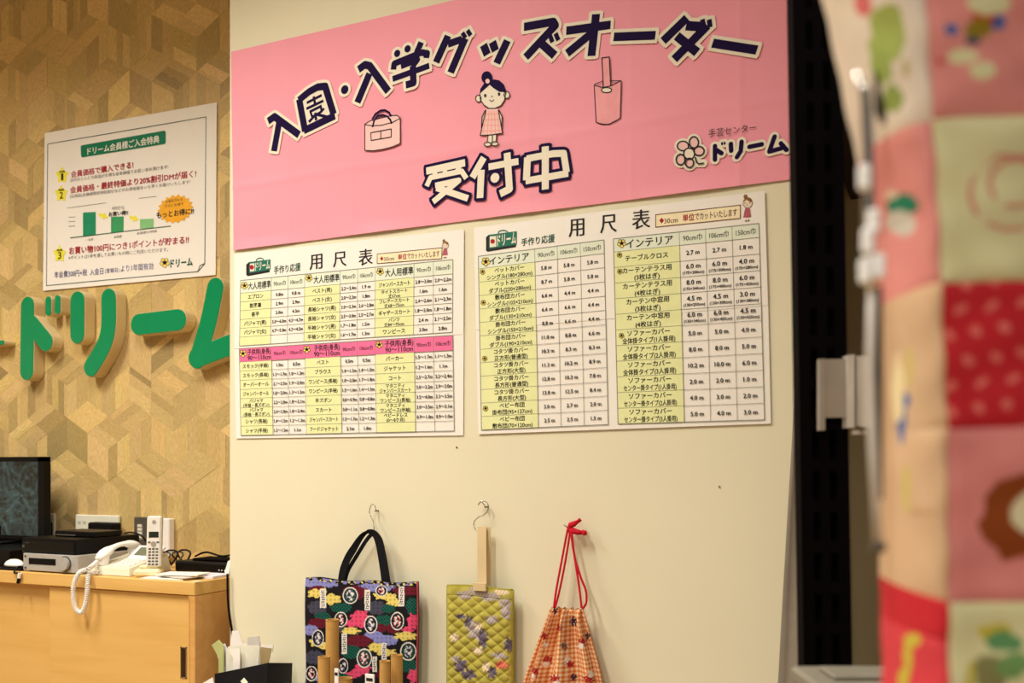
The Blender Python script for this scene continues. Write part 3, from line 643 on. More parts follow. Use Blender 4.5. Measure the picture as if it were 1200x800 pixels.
text_px(d, '一般様', (101, 279.4), (109.3, 278.6), (109.3, 281.8), (101, 282.6)); text_px(d, '会員様', (133.5, 276), (142.5, 275), (142.5, 278.4), (133.5, 279.4)); text_px(d, '会員様DM特価', (160.3, 271.8), (183.6, 268.8), (183.6, 272.2), (160.3, 275.2))
d.mb.build('grey_lettering', mat('grey_ink', (112, 108, 108), .6), t, kind='stuff')
d = Draw(YP); text_px(d, '年会費300円+税  入会日', (63.7, 318), (121, 313.2), (121, 321.6), (63.7, 326), off=.008); text_px(d, '(登録日)', (123, 314.6), (140, 313.2), (140, 318.6), (123, 320)); text_px(d, 'より1年間有効', (141.5, 310.8), (179.8, 307.2), (179.8, 315.6), (141.5, 319), off=.008); d.mb.build('blue_lettering', mat('blue_ink', (64, 64, 130), .6), t, kind='stuff')
gr = [(34, 140, 98), (62, 156, 98), (136, 196, 130)]
for i, (x0, x1, y0, y1, sk) in enumerate(((97.2, 112, 249, 276.8, -2), (130, 144.8, 254, 272.8, -1.6), (164, 180, 256.7, 267.9, -1.4))):
    d = Draw(YP); d.poly([(x0, y0), (x1, y0+sk*.4), (x1, y1+sk), (x0, y1)]); d.mb.build('graph_bar', mat('graph_green_%d' % i, gr[i], .6), t)
d = Draw(YP-.0003); d.stroke([(82.2, 278.5), (200, 264.7)], .003)
d.mb.build('graph_axis', M_dgreen, t)
M_by = mat('bright_yellow_ink', (240, 230, 70), .6)
for cx, cy in ((72.7, 205.5), (71.7, 227), (69.7, 297.5)):
    d = Draw(YP); d.poly([(cx+(9.5 if k_ % 2 == 0 else 6)*.85*math.sin(k_*math.pi/5), cy-(9.5 if k_ % 2 == 0 else 6)*1.1*math.cos(k_*math.pi/5)) for k_ in range(10)]); d.mb.build('star_badge', M_by, t)
for cx, cy in ((120.5, 252.5), (156.5, 255.5)): d = Draw(YP); d.poly([(cx-6, cy-3), (cx+1, cy-1.5), (cx+1.5, cy-4), (cx+6, cy+2), (cx-.5, cy+4.5), (cx-.3, cy+2), (cx-4, cy+1)]); d.mb.build('arrow', M_by, t)
d = Draw(YP); d.poly([(205.5+(21.5 if k_ % 2 == 0 else 18)*math.cos(k_*math.pi/18), 244.8-(21.5 if k_ % 2 == 0 else 18)*.8*math.sin(k_*math.pi/18)-.1*21*math.cos(k_*math.pi/18)) for k_ in range(36)]); d.mb.build('orange_burst', mat('orange_ink', (240, 172, 44), .6), t)
d = Draw(YP-.0005); text_px(d, 'もっとお得に!!', (183.6, 248), (227, 243.4), (227, 250.6), (183.6, 256.4), off=.03); text_px(d, 'お買い得!!', (127.3, 248.4), (150, 246.2), (150, 251.6), (127.3, 253.8), off=.03)
text_px(d, 'お誕生月なら', (194, 234), (214, 231.5), (214, 235), (194, 238)); text_px(d, 'さらにお得で', (193, 239.5), (215, 237), (215, 240.5), (193, 243.2))
for s_, (x, y) in zip('123', ((71, 203.5), (70, 225), (68, 295.5))): w_ = 1.9 if s_ == '1' else 3.8; x += (3.8-w_)/2; text_px(d, s_, (x, y), (x+w_, y-.4), (x+w_, y+7.4), (x, y+7.8), off=.02, em=False)
for (x, y) in ((69.5, 200), (68.6, 221.3), (66.6, 292)): text_px(d, '特典', (x, y), (x+6.5, y-.6), (x+6.5, y+2.2), (x, y+2.8), off=.03)
d.mb.build('black_lettering', M_ink, t, kind='stuff')
dd = [Draw(YP), Draw(YP-.0004)]; flower(dd, 193, 307.6, 5.6); dd[0].mb.build('flower_mark', M_petal, t); dd[1].mb.build('flower_mark_lines', M_line, t)
d = Draw(YP); text_px(d, 'ドリーム', (199.8, 304.4), (225.4, 302), (225.4, 310.8), (199.8, 313.3), off=.04, em=False); d.mb.build('shop_lettering', M_dgreen, t)

# ------------------------------------------------------------------ raised green sign letters
M_sg = mat('glossy_green_face', (0, 140, 88), .12, var=.02, coat=.6); M_side = mat('sign_cream_side', (222, 200, 150), .5, var=.02)
SF = 2.795
def capsule(P, r, n=9):
    """outline of a round-ended stroke, plane coords"""
    L_, R_ = [], []
    for i, p in enumerate(P):
        dv = (P[min(i+1, len(P)-1)]-P[max(i-1, 0)]).normalized(); nn = Vector((-dv.y, dv.x))*r; L_.append(p+nn); R_.append(p-nn)
    out = list(R_); e = (P[-1]-P[-2]).normalized(); a0 = math.atan2(-e.x, e.y) if False else math.atan2((R_[-1]-P[-1]).y, (R_[-1]-P[-1]).x)
    for k_ in range(1, n): a = a0+math.pi*k_/n; out.append(P[-1]+Vector((math.cos(a), math.sin(a)))*r)
    out += L_[::-1]; a0 = math.atan2((L_[0]-P[0]).y, (L_[0]-P[0]).x)
    for k_ in range(1, n): a = a0+math.pi*k_/n; out.append(P[0]+Vector((math.cos(a), math.sin(a)))*r)
    return out
def sign_letter(label, strokes, rad, loc_px):
    D0 = Draw(SF); base = D0.p2(*loc_px); t = thing('sign_letter', label, 'sign letter', (base.x, SF+.03, base.y))
    fm, sm = MB(), MB()
    for si, st in enumerate(strokes):
        SFk = SF-si*.0003
        pts, r = st if isinstance(st, tuple) and isinstance(st[0], list) else (st, rad)
        P = [D0.p2(*p) for p in pts]
        if len(P) > 2: P = [Vector((v.x, v.y)) for v in smoothpath([(p.x, p.y, 0) for p in P], 6)]
        o = capsule(P, r); o2 = capsule(P, r+.0022)
        a = sum(o[i].x*o[(i+1) % len(o)].y-o[(i+1) % len(o)].x*o[i].y for i in range(len(o)))
        if a < 0: o = o[::-1]; o2 = o2[::-1]
        fm.face([(p.x, SFk, p.y) for p in o])
        for i in range(len(o)):
            a, b = o[i], o[(i+1) % len(o)]; fm.face([(b.x, SFk, b.y), (a.x, SFk, a.y), (a.x, SFk+.003, a.y), (b.x, SFk+.003, b.y)])
            a, b = o2[i], o2[(i+1) % len(o2)]; sm.face([(b.x, SFk+.003, b.y), (a.x, SFk+.003, a.y), (a.x, WY-.0042, a.y), (b.x, WY-.0042, b.y)])
        sm.face([(p.x, SFk+.003, p.y) for p in o2])
    fm.build('face', M_sg, t); sm.build('return_side', M_side, t); return t
R_ = .0355
sign_letter('thin green raised dash letter, much smaller than the other sign letters', [([(-70, 408), (3, 401)], .0085)], R_, (-30, 405))
sign_letter('green raised letter with two small dots beside its tall upright', [[(32, 358), (31, 434.5)], ([(37, 380), (53.5, 400.5)], .036), ([(56.5, 351.5), (56.5, 365.5)], .0145), ([(67.5, 350), (67.5, 363.5)], .0145)], R_, (31, 445))
sign_letter('green raised letter made of a short bar and a long hooked bar', [[(90.5, 352), (90.3, 391.5)], [(127, 349), (127, 378), (124, 397), (117, 413), (106.5, 430)]], R_, (107, 440))
sign_letter('thick horizontal green raised bar letter', [([(162.5, 379.8), (208, 374.5)], .0385)], R_, (185, 392))
sign_letter('green raised letter partly hidden behind the cream wall edge', [([(252, 337), (243.5, 378), (231, 420)], .036), ([(230, 419), (292, 395)], .036), ([(284, 368), (304, 410)], .034)], R_, (231, 431))

# ------------------------------------------------------------------ counter
CX = -2.15; CF = 2.398; CT = .939; CTH = .041; CL = -4.6
t = thing('counter', 'pale wood counter with sliding doors in front of the plank wall', 'counter', ((CX+CL)/2, 2.6, 0))
MB().box((CL, CF, CT-CTH), (CX, WY-.01, CT), bev=.002).build('counter_top', M_count, t)
M_cnt2 = wood('counter_side_wood', (206, 152, 84), (218, 166, 98), 'X', .42, 2)
MB().box((CX-.022, CF+.002, .0), (CX-.0005, WY-.012, CT-CTH-.0012), bev=.0008).build('side_panel', M_cnt2, t)
MB().box((CL, WY-.03, .0), (CX-.024, WY-.012, CT-CTH-.002)).build('back_panel', M_cnt2, t)
MB().box((CL, CF+.04, 0), (CX-.024, WY-.032, .08)).build('plinth', M_cnt2, t)
xd = X(58, 700, CF+.012); xs_ = X(220.5, 700, CF)
d1 = MB().box((xd, CF+.012, .085), (CX-.024, CF+.03, CT-CTH-.003), bev=.001).build('sliding_door', M_count, t)
d2 = MB().box((xd-.95, CF+.034, .085), (xd+.02, CF+.052, CT-CTH-.003), bev=.001).build('sliding_door', M_count, t)
d3 = MB().box((xd-1.9, CF+.012, .085), (xd-.93, CF+.03, CT-CTH-.003), bev=.001).build('sliding_door', M_count, t)
hp = onY(215.6, 776, CF+.012); hw = abs(X(219.3, 776, CF)-X(212, 776, CF))/2; hh = (onY(215, 757.5, CF).z-onY(215, 794, CF).z)/2
def handle(cx, cz, par):
    m = MB(); f = .003
    m.box((cx-hw, CF+.0095, cz-hh), (cx-hw+f, CF+.013, cz+hh)); m.box((cx+hw-f, CF+.0095, cz-hh), (cx+hw, CF+.013, cz+hh))
    m.box((cx-hw, CF+.0095, cz+hh-f), (cx+hw, CF+.013, cz+hh)); m.box((cx-hw, CF+.0095, cz-hh), (cx+hw, CF+.013, cz-hh+f))
    m.build('handle_frame', M_chrome, par)
    MB().box((cx-hw+f, CF+.0112, cz-hh+f), (cx+hw-f, CF+.0118, cz+hh-f)).build('handle_recess', mat('dark_bronze', (86, 62, 36), .3, metal=.8), par)
handle(hp.x, hp.z, d1)
MB().box((xs_, CF+.001, .0), (CX-.0225, CF+.0115, CT-CTH-.0012), bev=.0008).build('end_stile', M_count, t)

# ------------------------------------------------------------------ things on the counter
z0 = CT+.0005
t = thing('amplifier', 'silver amplifier with dark display and round knob under the black recorder', 'amplifier', (-2.78, 2.53, z0))
ax0, ax1 = X(27, 660, 2.41), X(91.5, 660, 2.41)
MB().box((ax0, 2.41, z0+.004), (ax1, 2.66, z0+.062), bev=.002).build('case', M_silver, t)
aw = ax1-ax0
MB().box((ax0+.028, 2.4085, z0+.026), (ax0+aw*.60, 2.411, z0+.047), bev=.0005).build('display', M_blk, t)
kc = Vector((ax0+aw*.78, 2.41, z0+.033)); MB().tube([kc, kc-Vector((0, .014, 0))], .022, 28).build('knob', M_silver, t, bevel=.001)
MB().tube([kc-Vector((.0, .0005, 0)), kc-Vector((0, .003, 0))], .0255, 28).build('knob_ring', M_dgr, t)
for zz in (.013, .052): MB().box((ax0+.008, 2.4085, z0+zz-.003), (ax0+.016, 2.411, z0+zz+.003)).build('button', M_dgr, t)
for xx, yy in ((ax0+.02, 2.43), (ax1-.02, 2.43), (ax0+.02, 2.64), (ax1-.02, 2.64)): MB().tube([(xx, yy, z0), (xx, yy, z0+.005)], .008, 10).build('foot', M_blk, t)
zr = z0+.0625
t = thing('video_recorder', 'black video recorder on top of the silver amplifier', 'recorder', (-2.79, 2.55, zr))
rx0, rx1 = ax0-.012, X(88, 640, 2.415)
MB().box((rx0, 2.415, zr), (rx1, 2.70, zr+.052), bev=.003).build('case', M_blk, t)
MB().box((rx0+.003, 2.413, zr+.006), (rx1-.003, 2.416, zr+.044), bev=.001).build('front_panel', mat('gloss_black', (6, 5, 6), .2, spec=.25), t)
for i in range(3): MB().tube([(rx0+.022+i*.008, 2.4135, zr+.035), (rx0+.022+i*.008, 2.411, zr+.035)], .0018, 8).build('button', M_dgr, t)
MB().tube([(rx0+.012, 2.4135, zr+.023), (rx0+.012, 2.411, zr+.023)], .005, 12).build('power_button', M_dgr, t)
zb = zr+.0525
sx0, sx1 = X(64, 630, 2.50), X(118, 630, 2.50)
t = thing('set_top_box', 'small flat black box lying on the recorder', 'set top box', ((sx0+sx1)/2, 2.56, zb))
MB().box((sx0, 2.50, zb), (min(sx1, rx1-.002), 2.62, zb+.019), bev=.003).build('case', M_blk, t)
MB().box((sx0+.01, 2.4985, zb+.004), (sx0+.1, 2.5005, zb+.008)).build('slot', M_dgr, t)
# monitor on its box
bx0, bx1 = -3.75, X(27, 650, 2.5)-.03
t = thing('black_base_box', 'flat black box carrying the monitor at the end of the counter', 'recorder', (-3.3, 2.65, z0))
MB().box((bx0, 2.47, z0), (bx1, 2.80, z0+.062), bev=.003).build('case', M_blk, t)
for i in range(4): MB().box((bx1-.14-i*.05, 2.4685, z0+.022), (bx1-.11-i*.05, 2.4705, z0+.03)).build('button', M_dgr, t)
zm = z0+.0625; my = 2.70
mx1 = X(51.5, 580, my); mz1 = onY(51, 535, my).z; mz0 = onY(51, 633, my).z; mx0 = mx1-.52
t = thing('monitor', 'black monitor showing a dark teal picture on the counter', 'monitor', ((mx0+mx1)/2, my, zm))
fw = .018; xb = mx1-abs(X(51.5, 580, my)-X(44.5, 580, my))
m = MB(); m.box((mx0, my, mz0), (mx0+.025, my+.03, mz1)); m.box((xb, my, mz0), (mx1, my+.03, mz1)); m.box((mx0, my, mz1-fw), (mx1, my+.03, mz1)); m.box((mx0, my, mz0), (mx1, my+.03, mz0+.014)); m.build('bezel', M_blk, t)
MB().box((mx0+.01, my+.012, mz0+.006), (mx1-.006, my+.045, mz1-.02), bev=.01).build('rear_shell', M_blk, t)
# screen picture: dark teal street-like pattern
n_x, n_y = 160, 110; sc_ = MB(); vs = []; cols = []
x_a, x_b, z_a, z_b = mx0+.02, xb+.004, mz0+.012, mz1-fw+.004
rg = np.random.RandomState(4)
segs = [(rg.rand(), rg.rand(), rg.uniform(0, 3.14), rg.uniform(.05, .35), rg.uniform(.004, .02), rg.uniform(-.25, .45)) for _ in range(260)]
U, V_ = np.meshgrid(np.linspace(0, 1, n_x+1), np.linspace(0, 1, n_y+1)); val = .12+.05*np.sin(U*9+V_*4)
for (cu, cv, an, ln, wd_, br) in segs:
    du, dv = U-cu, V_-cv; al = du*math.cos(an)+dv*math.sin(an); pe = -du*math.sin(an)+dv*math.cos(an)+.8*al*al
    val += br*np.exp(-(pe/wd_)**2)*(np.abs(al) < ln)*.5
blk_ = rg.rand(12, 16)[(V_*11.99).astype(int), (U*15.99).astype(int)]; val = np.clip(val*.8+.16*blk_*np.sin(U*60+V_*35*blk_)+.08*rg.rand(*val.shape), .02, .9)
for j in range(n_y+1):
    for i in range(n_x+1): vs.append((x_a+(x_b-x_a)*i/n_x, my+.011, z_a+(z_b-z_a)*j/n_y)); v = val[j, i]; cols.append((v*.075, v*.14, v*.135))
sc_.add(vs, [[j*(n_x+1)+i, j*(n_x+1)+i+1, (j+1)*(n_x+1)+i+1, (j+1)*(n_x+1)+i] for j in range(n_y) for i in range(n_x)])
ms = bpy.data.materials.new('monitor_picture'); ms.use_nodes = True; N, L = nt(ms); b = N['Principled BSDF']; a = N.new('ShaderNodeAttribute'); a.attribute_name = 'col'
L.new(a.outputs['Color'], b.inputs['Emission Color']); b.inputs['Emission Strength'].default_value = 1.3; b.inputs['Base Color'].default_value = (.01, .012, .012, 1); b.inputs['Roughness'].default_value = .25
sc_.build('screen', ms, t, col=cols)
MB().tube([((mx0+mx1)/2, my+.03, zm+.008), ((mx0+mx1)/2, my+.03, mz0+.05)], .025, 14).build('stand_neck', M_blk, t)
MB().box(((mx0+mx1)/2-.11, my-.07, zm), ((mx0+mx1)/2+.11, my+.08, zm+.01), bev=.003).build('stand_foot', M_blk, t)
# tablet-like slabs and mouse at far left front
p = onZ(8, 668, z0); 
t = thing('notepad_holder', 'thin black folder under the white mouse at the counter edge', 'folder', (p.x, 2.43, z0))
MB().box((-3.12, CF+.012, z0), (ax0-.012, 2.465, z0+.006), bev=.001).build('lower_cover', M_blk, t); MB().box((-3.10, CF+.018, z0+.007), (ax0-.016, 2.462, z0+.012), bev=.001).build('upper_cover', M_blk, t)
MB().box((-3.095, CF+.02, z0+.006), (ax0-.02, 2.46, z0+.007)).build('pages', M_paper, t)
mc = Vector((X(17, 660, 2.44), 2.44, z0+.0125))
t = thing('computer_mouse', 'white computer mouse on the black folder', 'mouse', mc)
m = MB(); n1, n2 = 16, 7; vs = []
for j in range(n2):
    a = j/(n2-1)*math.pi/2
    for i in range(n1): b = 2*math.pi*i/n1; vs.append((mc.x+.045*math.cos(a)*math.cos(b), mc.y+.022*math.cos(a)*math.sin(b), mc.z+.024*math.sin(a)))
m.add(vs, [[j*n1+i, j*n1+(i+1) % n1, (j+1)*n1+(i+1) % n1, (j+1)*n1+i] for j in range(n2-1) for i in range(n1)]+[list(range(n1))[::-1]]); m.build('shell', M_wp, t, smooth=True)
MB().tube([(mc.x-.02, mc.y-.006, mc.z+.019), (mc.x-.02, mc.y+.006, mc.z+.019)], .004, 10).build('wheel', M_dgr, t)
a = onY(25, 664, CF+.02); a.z = z0+.014; b_ = onY(23.5, 671, CF-.008); c_ = onY(21, 683, CF-.008)
t = thing('cable_connector', 'short black and white cable end hanging over the counter edge', 'cable', c_)
MB().tube(smoothpath([a, Vector((a.x, CF+.004, z0+.013)), Vector((a.x, CF-.008, z0-.004)), b_]), .003, 8).build('cord', M_blk, t, smooth=True)
MB().tube([b_, b_*.5+c_*.5], .006, 10).build('plug', M_wp, t); MB().tube([b_*.5+c_*.5, c_], .0055, 10).build('plug_tip', M_blk, t)
# telephone base
tx0, tx1, ty0, ty1 = -2.628, X(154, 672, 2.44), 2.43, 2.62
t = thing('desk_telephone', 'white corded desk telephone with raised display', 'telephone', ((tx0+tx1)/2, 2.5, z0))
def wedge(x0, x1, y0, y1, za, zb_, zc, cham=.006):
    m = MB(); vs = []
    for (x, y, z) in ((x0, y0, za), (x1, y0, za), (x1, y1, zb_), (x0, y1, zb_)): vs.append((x, y, zc)); 
    for (x, y, z) in ((x0+cham, y0+cham, za), (x1-cham, y0+cham, za), (x1-cham, y1-cham, zb_), (x0+cham, y1-cham, zb_)): vs.append((x, y, z))
    m.add(vs, [[3, 2, 1, 0], [4, 5, 6, 7], [0, 1, 5, 4], [1, 2, 6, 5], [2, 3, 7, 6], [3, 0, 4, 7]]); return m
wedge(tx0, tx1, ty0, ty1, z0+.026, z0+.062, z0, .008).build('body', mat('phone_ivory', (222, 214, 190), .4, var=.01), t, bevel=.003)
sl = (.062-.026)/(ty1-ty0-.016)
ky = lambda y: z0+.026+(y-ty0-.008)*sl
cols_k = [tx0+.082+i*.0165 for i in range(5)]
for r in range(4):
    for x in cols_k:
        y = ty0+.03+r*.021; M = Matrix.Translation((x, y, ky(y)+.0015)) @ Matrix.Rotation(math.atan(sl), 4, 'X')
        MB().box((-.006, -.007, -.002), (.006, .007, .002), M, bev=.001).build('key', M_wp, t)
M = Matrix.Translation(((tx0+tx1)/2+.035, ty1-.055, ky(ty1-.055)+.012)) @ Matrix.Rotation(math.radians(35), 4, 'X')
MB().box((-.06, -.035, -.005), (.055, .035, .005), M, bev=.003).build('display_flap', M_wp, t)
MB().box((-.042, -.02, .004), (.045, .022, .0062), M).build('display_glass', mat('lcd_grey', (112, 114, 92), .3), t)
# handset on its left
hx = tx0+.032; P = []
for k_ in range(13):
    s_ = k_/12; P.append((hx-.003*s_, 2.438+.185*s_, z0+.05+.030*s_+.026*math.sin(math.pi*s_)))
R2 = [.012, .021, .024, .022, .015, .0125, .012, .0125, .015, .021, .023, .02, .011]
MB().tube(P, R2, 16, flat=.62).build('handset', M_wp, t, smooth=True)
for k_ in (1.5, 10.5):
    i = int(k_); p = (Vector(P[i])+Vector(P[i+1]))/2; MB().tube([p-Vector((0, 0, .035)), p-Vector((0, 0, .004))], [.019, .021], 16).build('handset_cup', M_wp, t, smooth=False, bevel=.002)
# coiled cord
pts = smoothpath([(hx, 2.436, z0+.042), onY(104, 666, 2.385), onY(93, 671, 2.378), onY(86.5, 685, 2.376), onY(86, 700, 2.376), onY(89, 713, 2.376), onY(95, 717.5, 2.376), onY(99.5, 710, 2.376), onY(102, 695, 2.376), onY(103, 678, 2.38), Vector((hx+.006, 2.40, z0+.008)), Vector((hx+.01, 2.43, z0+.008))], 10)
ln = [0]
for i in range(1, len(pts)): ln.append(ln[-1]+(pts[i]-pts[i-1]).length)
tot = ln[-1]; turns = int(tot/.0062); hel = []
for k_ in range(turns*10):
    s_ = tot*k_/(turns*10); i = max(j for j in range(len(ln)) if ln[j] <= s_); i = min(i, len(pts)-2); f = (s_-ln[i])/max(ln[i+1]-ln[i], 1e-9); p = pts[i].lerp(pts[i+1], f)
    tg = (pts[i+1]-pts[i]).normalized(); n_ = Vector((0, 1, 0)); n_ = (n_-tg*n_.dot(tg)).normalized() if abs(tg.y) < .95 else Vector((1, 0, 0)); bn = tg.cross(n_); a = 2*math.pi*k_/10
    hel.append(p+(n_*math.cos(a)+bn*math.sin(a))*.0062)
MB().tube(hel, .0021, 6).build('coiled_cord', M_wp, t, smooth=True)
# cordless handset in cradle
cx_, cy_ = X(175, 670, 2.47), 2.47
t = thing('cordless_phone', 'white cordless handset standing upright in a cream cradle', 'telephone', (cx_, cy_, z0))
Rz = Matrix.Translation((cx_, cy_, 0)) @ Matrix.Rotation(math.radians(30), 4, 'Z')
MB().box((-.042, -.035, z0), (.042, .04, z0+.026), Rz, bev=.008).build('cradle', M_cp, t)
MB().box((-.03, -.012, z0+.026), (.03, .028, z0+.036), Rz, bev=.004).build('cradle_rim', M_cp, t)
px_ = X(179.5, 640, 2.47); hb = z0+.03; htop = onY(180, 604.5, 2.47).z
Rh = Matrix.Translation((px_, cy_+.004, 0)) @ Matrix.Rotation(math.radians(28), 4, 'Z') @ Matrix.Translation((0, 0, hb)) @ Matrix.Rotation(math.radians(-5), 4, 'X')
hL = htop-hb
hs = MB().box((-.0235, -.013, 0), (.0235, .013, hL), Rh, bev=.005).build('handset', mat('handset_silver_white', (226, 220, 208), .35), t)
MB().box((-.0155, -.0138, hL*.575), (.0155, -.0125, hL*.69), Rh).build('display', mat('lcd_dark', (40, 44, 36), .3), hs)
MB().tube([Rh @ Vector((0, -.0128, hL*.88)), Rh @ Vector((0, -.0142, hL*.88))], .0065, 14).build('earpiece', M_grey, hs)
MB().tube([Rh @ Vector((0, -.0128, hL*.45)), Rh @ Vector((0, -.0148, hL*.45))], .0085, 14).build('navigation_key', M_grey, hs)
for r in range(6):
    for c in range(3): MB().box((-.0155+c*.0115, -.0142, hL*(.04+r*.06)), (-.0075+c*.0115, -.0128, hL*(.07+r*.06)), Rh).build('key', M_dgr, hs)
for c in (-1, 1): MB().box((c*.0135-.004, -.0142, hL*.47), (c*.0135+.004, -.0128, hL*.50), Rh).build('key', M_dgr, hs)
# router and papers
r0, r1 = X(204, 664, 2.62), -2.19
t = thing('router', 'flat black router lying by the cream wall end of the counter', 'router', ((r0+r1)/2, 2.68, z0))
MB().box((r0, 2.62, z0), (r1, 2.76, z0+.036), bev=.006).build('case', M_blk, t)
MB().box((r0+.05, 2.65, z0+.036), (r1-.01, 2.74, z0+.044), bev=.003).build('lid', M_mblk, t)
for i in range(3): MB().tube([(r1-.03-i*.012, 2.6195, z0+.012), (r1-.03-i*.012, 2.6175, z0+.012)], .002, 8).build('indicator', M_wp, t)
def paper(label, cx, cy, w_, h_, rot, z, mt=None, n=1, group=None, cat='paper'):
    o = None; M = Matrix.Translation((cx, cy, z)) @ Matrix.Rotation(math.radians(rot), 4, 'Z'); m = MB(); vs = []
    nx = 8
    for i in range(nx+1):
        u = i/nx-.5; zz = .0012*n+.003*max(0, abs(u)-.3)*math.sin(rot+cx*9); vs += [M @ Vector((u*w_, -h_/2, zz)), M @ Vector((u*w_, h_/2, zz)), M @ Vector((u*w_, -h_/2, 0)), M @ Vector((u*w_, h_/2, 0))]
    fs = []
    for i in range(nx): a = i*4; fs += [[a, a+4, a+5, a+1], [a+2, a+3, a+7, a+6], [a, a+2, a+6, a+4], [a+1, a+5, a+7, a+3]]
    fs += [[0, 1, 3, 2], [nx*4, nx*4+2, nx*4+3, nx*4+1]]
    m.add(vs, fs); return m.build('paper_sheet', mt or M_paper, None, label=label, cat=cat, group=group)
paper('white sheet at the bottom of the loose papers beside the cordless phone', -2.30, 2.455, .16, .09, 6, z0, n=3)
paper('cream folded leaflet lying in the middle of the loose papers', -2.275, 2.47, .15, .08, -12, z0+.006, mat('leaflet_cream', (226, 214, 200), .7), n=3)
paper('topmost bright sheet of the loose papers beside the cordless phone', -2.265, 2.475, .14, .085, 14, z0+.012, n=3)
paper('white booklet near the counter corner in front of the router', -2.215, 2.54, .10, .10, 4, z0, mat('booklet_lilac', (222, 216, 224), .7), n=6)
paper('small cream tag at the counter front corner', X(229.5, 680, 2.41)+.002, 2.412, .025, .022, 0, z0, M_cp, n=2, cat='tag')
t = thing('white_adapter', 'small white plug adapter beside the router at the counter end', 'adapter', (-2.183, 2.60, z0)); Ra = Matrix.Translation((-2.178, 2.585, z0)) @ Matrix.Rotation(.35, 4, 'Y')
MB().box((-.012, -.01, .0045), (.008, .01, .05), Ra, bev=.003).build('body', M_wp, t); MB().tube([(-2.17, 2.585, z0+.047), (-2.165, 2.60, z0+.075), (-2.16, 2.64, z0+.07)], .003, 8).build('lead', M_wp, t)
# wall sockets and panels
def plate(name, label, cat, px0, px1, py0, py1, mt, dz=.012, Y=WY-.0042):
    a = onY(px0, py1, Y-dz); b = onY(px1, py0, Y-dz); t = thing(name, label, cat, ((a.x+b.x)/2, Y, a.z))
    MB().box((a.x, Y-dz, a.z), (b.x, Y, b.z), bev=.003).build('plate', mt, t); return t, a, b
t, a, b = plate('wall_socket', 'ivory double socket plate above the set top box', 'socket', 88, 139, 604, 650, M_plate)
for i, u in enumerate((.1, .22, .5, .78)):
    for v in (.35, .6, .8):
        x = a.x+(b.x-a.x)*u; z = a.z+(b.z-a.z)*v; MB().box((x-.0055, a.y-.0012, z-.006), (x-.0035, a.y+.001, z+.006)).build('slot', M_dgr, t); MB().box((x+.0035, a.y-.0012, z-.006), (x+.0055, a.y+.001, z+.006)).build('slot', M_dgr, t)
ya = a.y
pa = onY(105.5, 627, ya-.035); pb = onY(135, 612.5, ya-.035)
t = thing('power_adapter', 'black power adapter plugged into the ivory double socket', 'power adapter', ((pa.x+pb.x)/2, ya, pa.z))
MB().box((pa.x, ya-.05, pa.z), (pb.x, ya-.001, pb.z), bev=.006).build('body', M_blk, t)
MB().tube(smoothpath([(pa.x+.004, ya-.03, pa.z+.02), (pa.x-.035, ya-.035, pa.z+.015), (pa.x-.055, ya-.04, pa.z-.02), (pa.x-.05, ya-.03, pa.z-.07)]), .0028, 8).build('lead', M_blk, t, smooth=True)
t = thing('black_cable', 'black cable running from the power adapter across to the dark panel', 'cable', (pb.x, ya-.05, pa.z-.03))
MB().tube(smoothpath([onY(125, 629, ya-.05), onY(140, 627, ya-.06), onY(152, 623.5, ya-.06), onY(164, 626.5, ya-.05), onY(171, 634, ya-.04), onY(176, 644, ya-.03)]), .0032, 8).build('lead', M_blk, t, smooth=True)
t, a, b = plate('wall_socket', 'narrow ivory socket plate half hidden behind the monitor', 'socket', 42, 63.5, 601.5, 634, M_plate)
MB().box((b.x-.035, a.y-.0012, a.z+.03), (b.x-.032, a.y+.001, a.z+.042)).build('slot', M_dgr, t); MB().box((b.x-.025, a.y-.0012, a.z+.03), (b.x-.022, a.y+.001, a.z+.042)).build('slot', M_dgr, t)
pa = onY(44, 640, a.y-.03); pb = onY(55.5, 612, a.y-.03); t = thing('power_adapter', 'black plug block beside the monitor in the narrow socket', 'power adapter', ((pa.x+pb.x)/2, a.y, pa.z)); MB().box((pa.x, a.y-.045, pa.z), (pb.x, a.y-.001, pb.z), bev=.005).build('body', M_blk, t)
t, a, b = plate('control_panel', 'dark grey control panel with a light button strip on the plank wall', 'panel', 156.5, 173, 606, 641, M_dgr, .018)
MB().box((a.x+.02, a.y-.002, a.z+.03), (a.x+.046, a.y+.001, b.z-.03)).build('button_strip', M_grey, t)
for i in range(4): z = a.z+.036+i*.014; MB().box((a.x+.023, a.y-.004, z), (a.x+.043, a.y-.001, z+.009)).build('button', M_plate, t)
t, a, b = plate('wall_switch', 'white wall switch plate with a small black rocker behind the cordless handset', 'switch', 181, 198, 607.5, 652, M_wp, .03)
MB().box((a.x+.028, a.y-.004, (a.z+b.z)/2+.002), (a.x+.038, a.y+.001, (a.z+b.z)/2+.018), bev=.001).build('rocker', M_blk, t)
MB().box((a.x+.022, a.y-.002, a.z+.02), (a.x+.042, a.y+.001, a.z+.04)).build('lower_socket', M_grey, t)
t = thing('cable_bundle', 'dark coil of cables heaped behind the cordless phone', 'cable', (-2.42, 2.66, z0))
for k_ in range(4):
    c = Vector((X(193+k_*4, 660, 2.7), 2.70+.015*k_, z0+.035)); r = .02+.006*(k_ % 2); pts = [c+Vector((r*math.cos(a_)*.9, .012*math.sin(a_*2), r*math.sin(a_))) for a_ in [2*math.pi*i/14 for i in range(15)]]
    MB().tube(pts, .0035, 8).build('loop', M_blk if k_ % 2 else M_dgr, t, smooth=True)
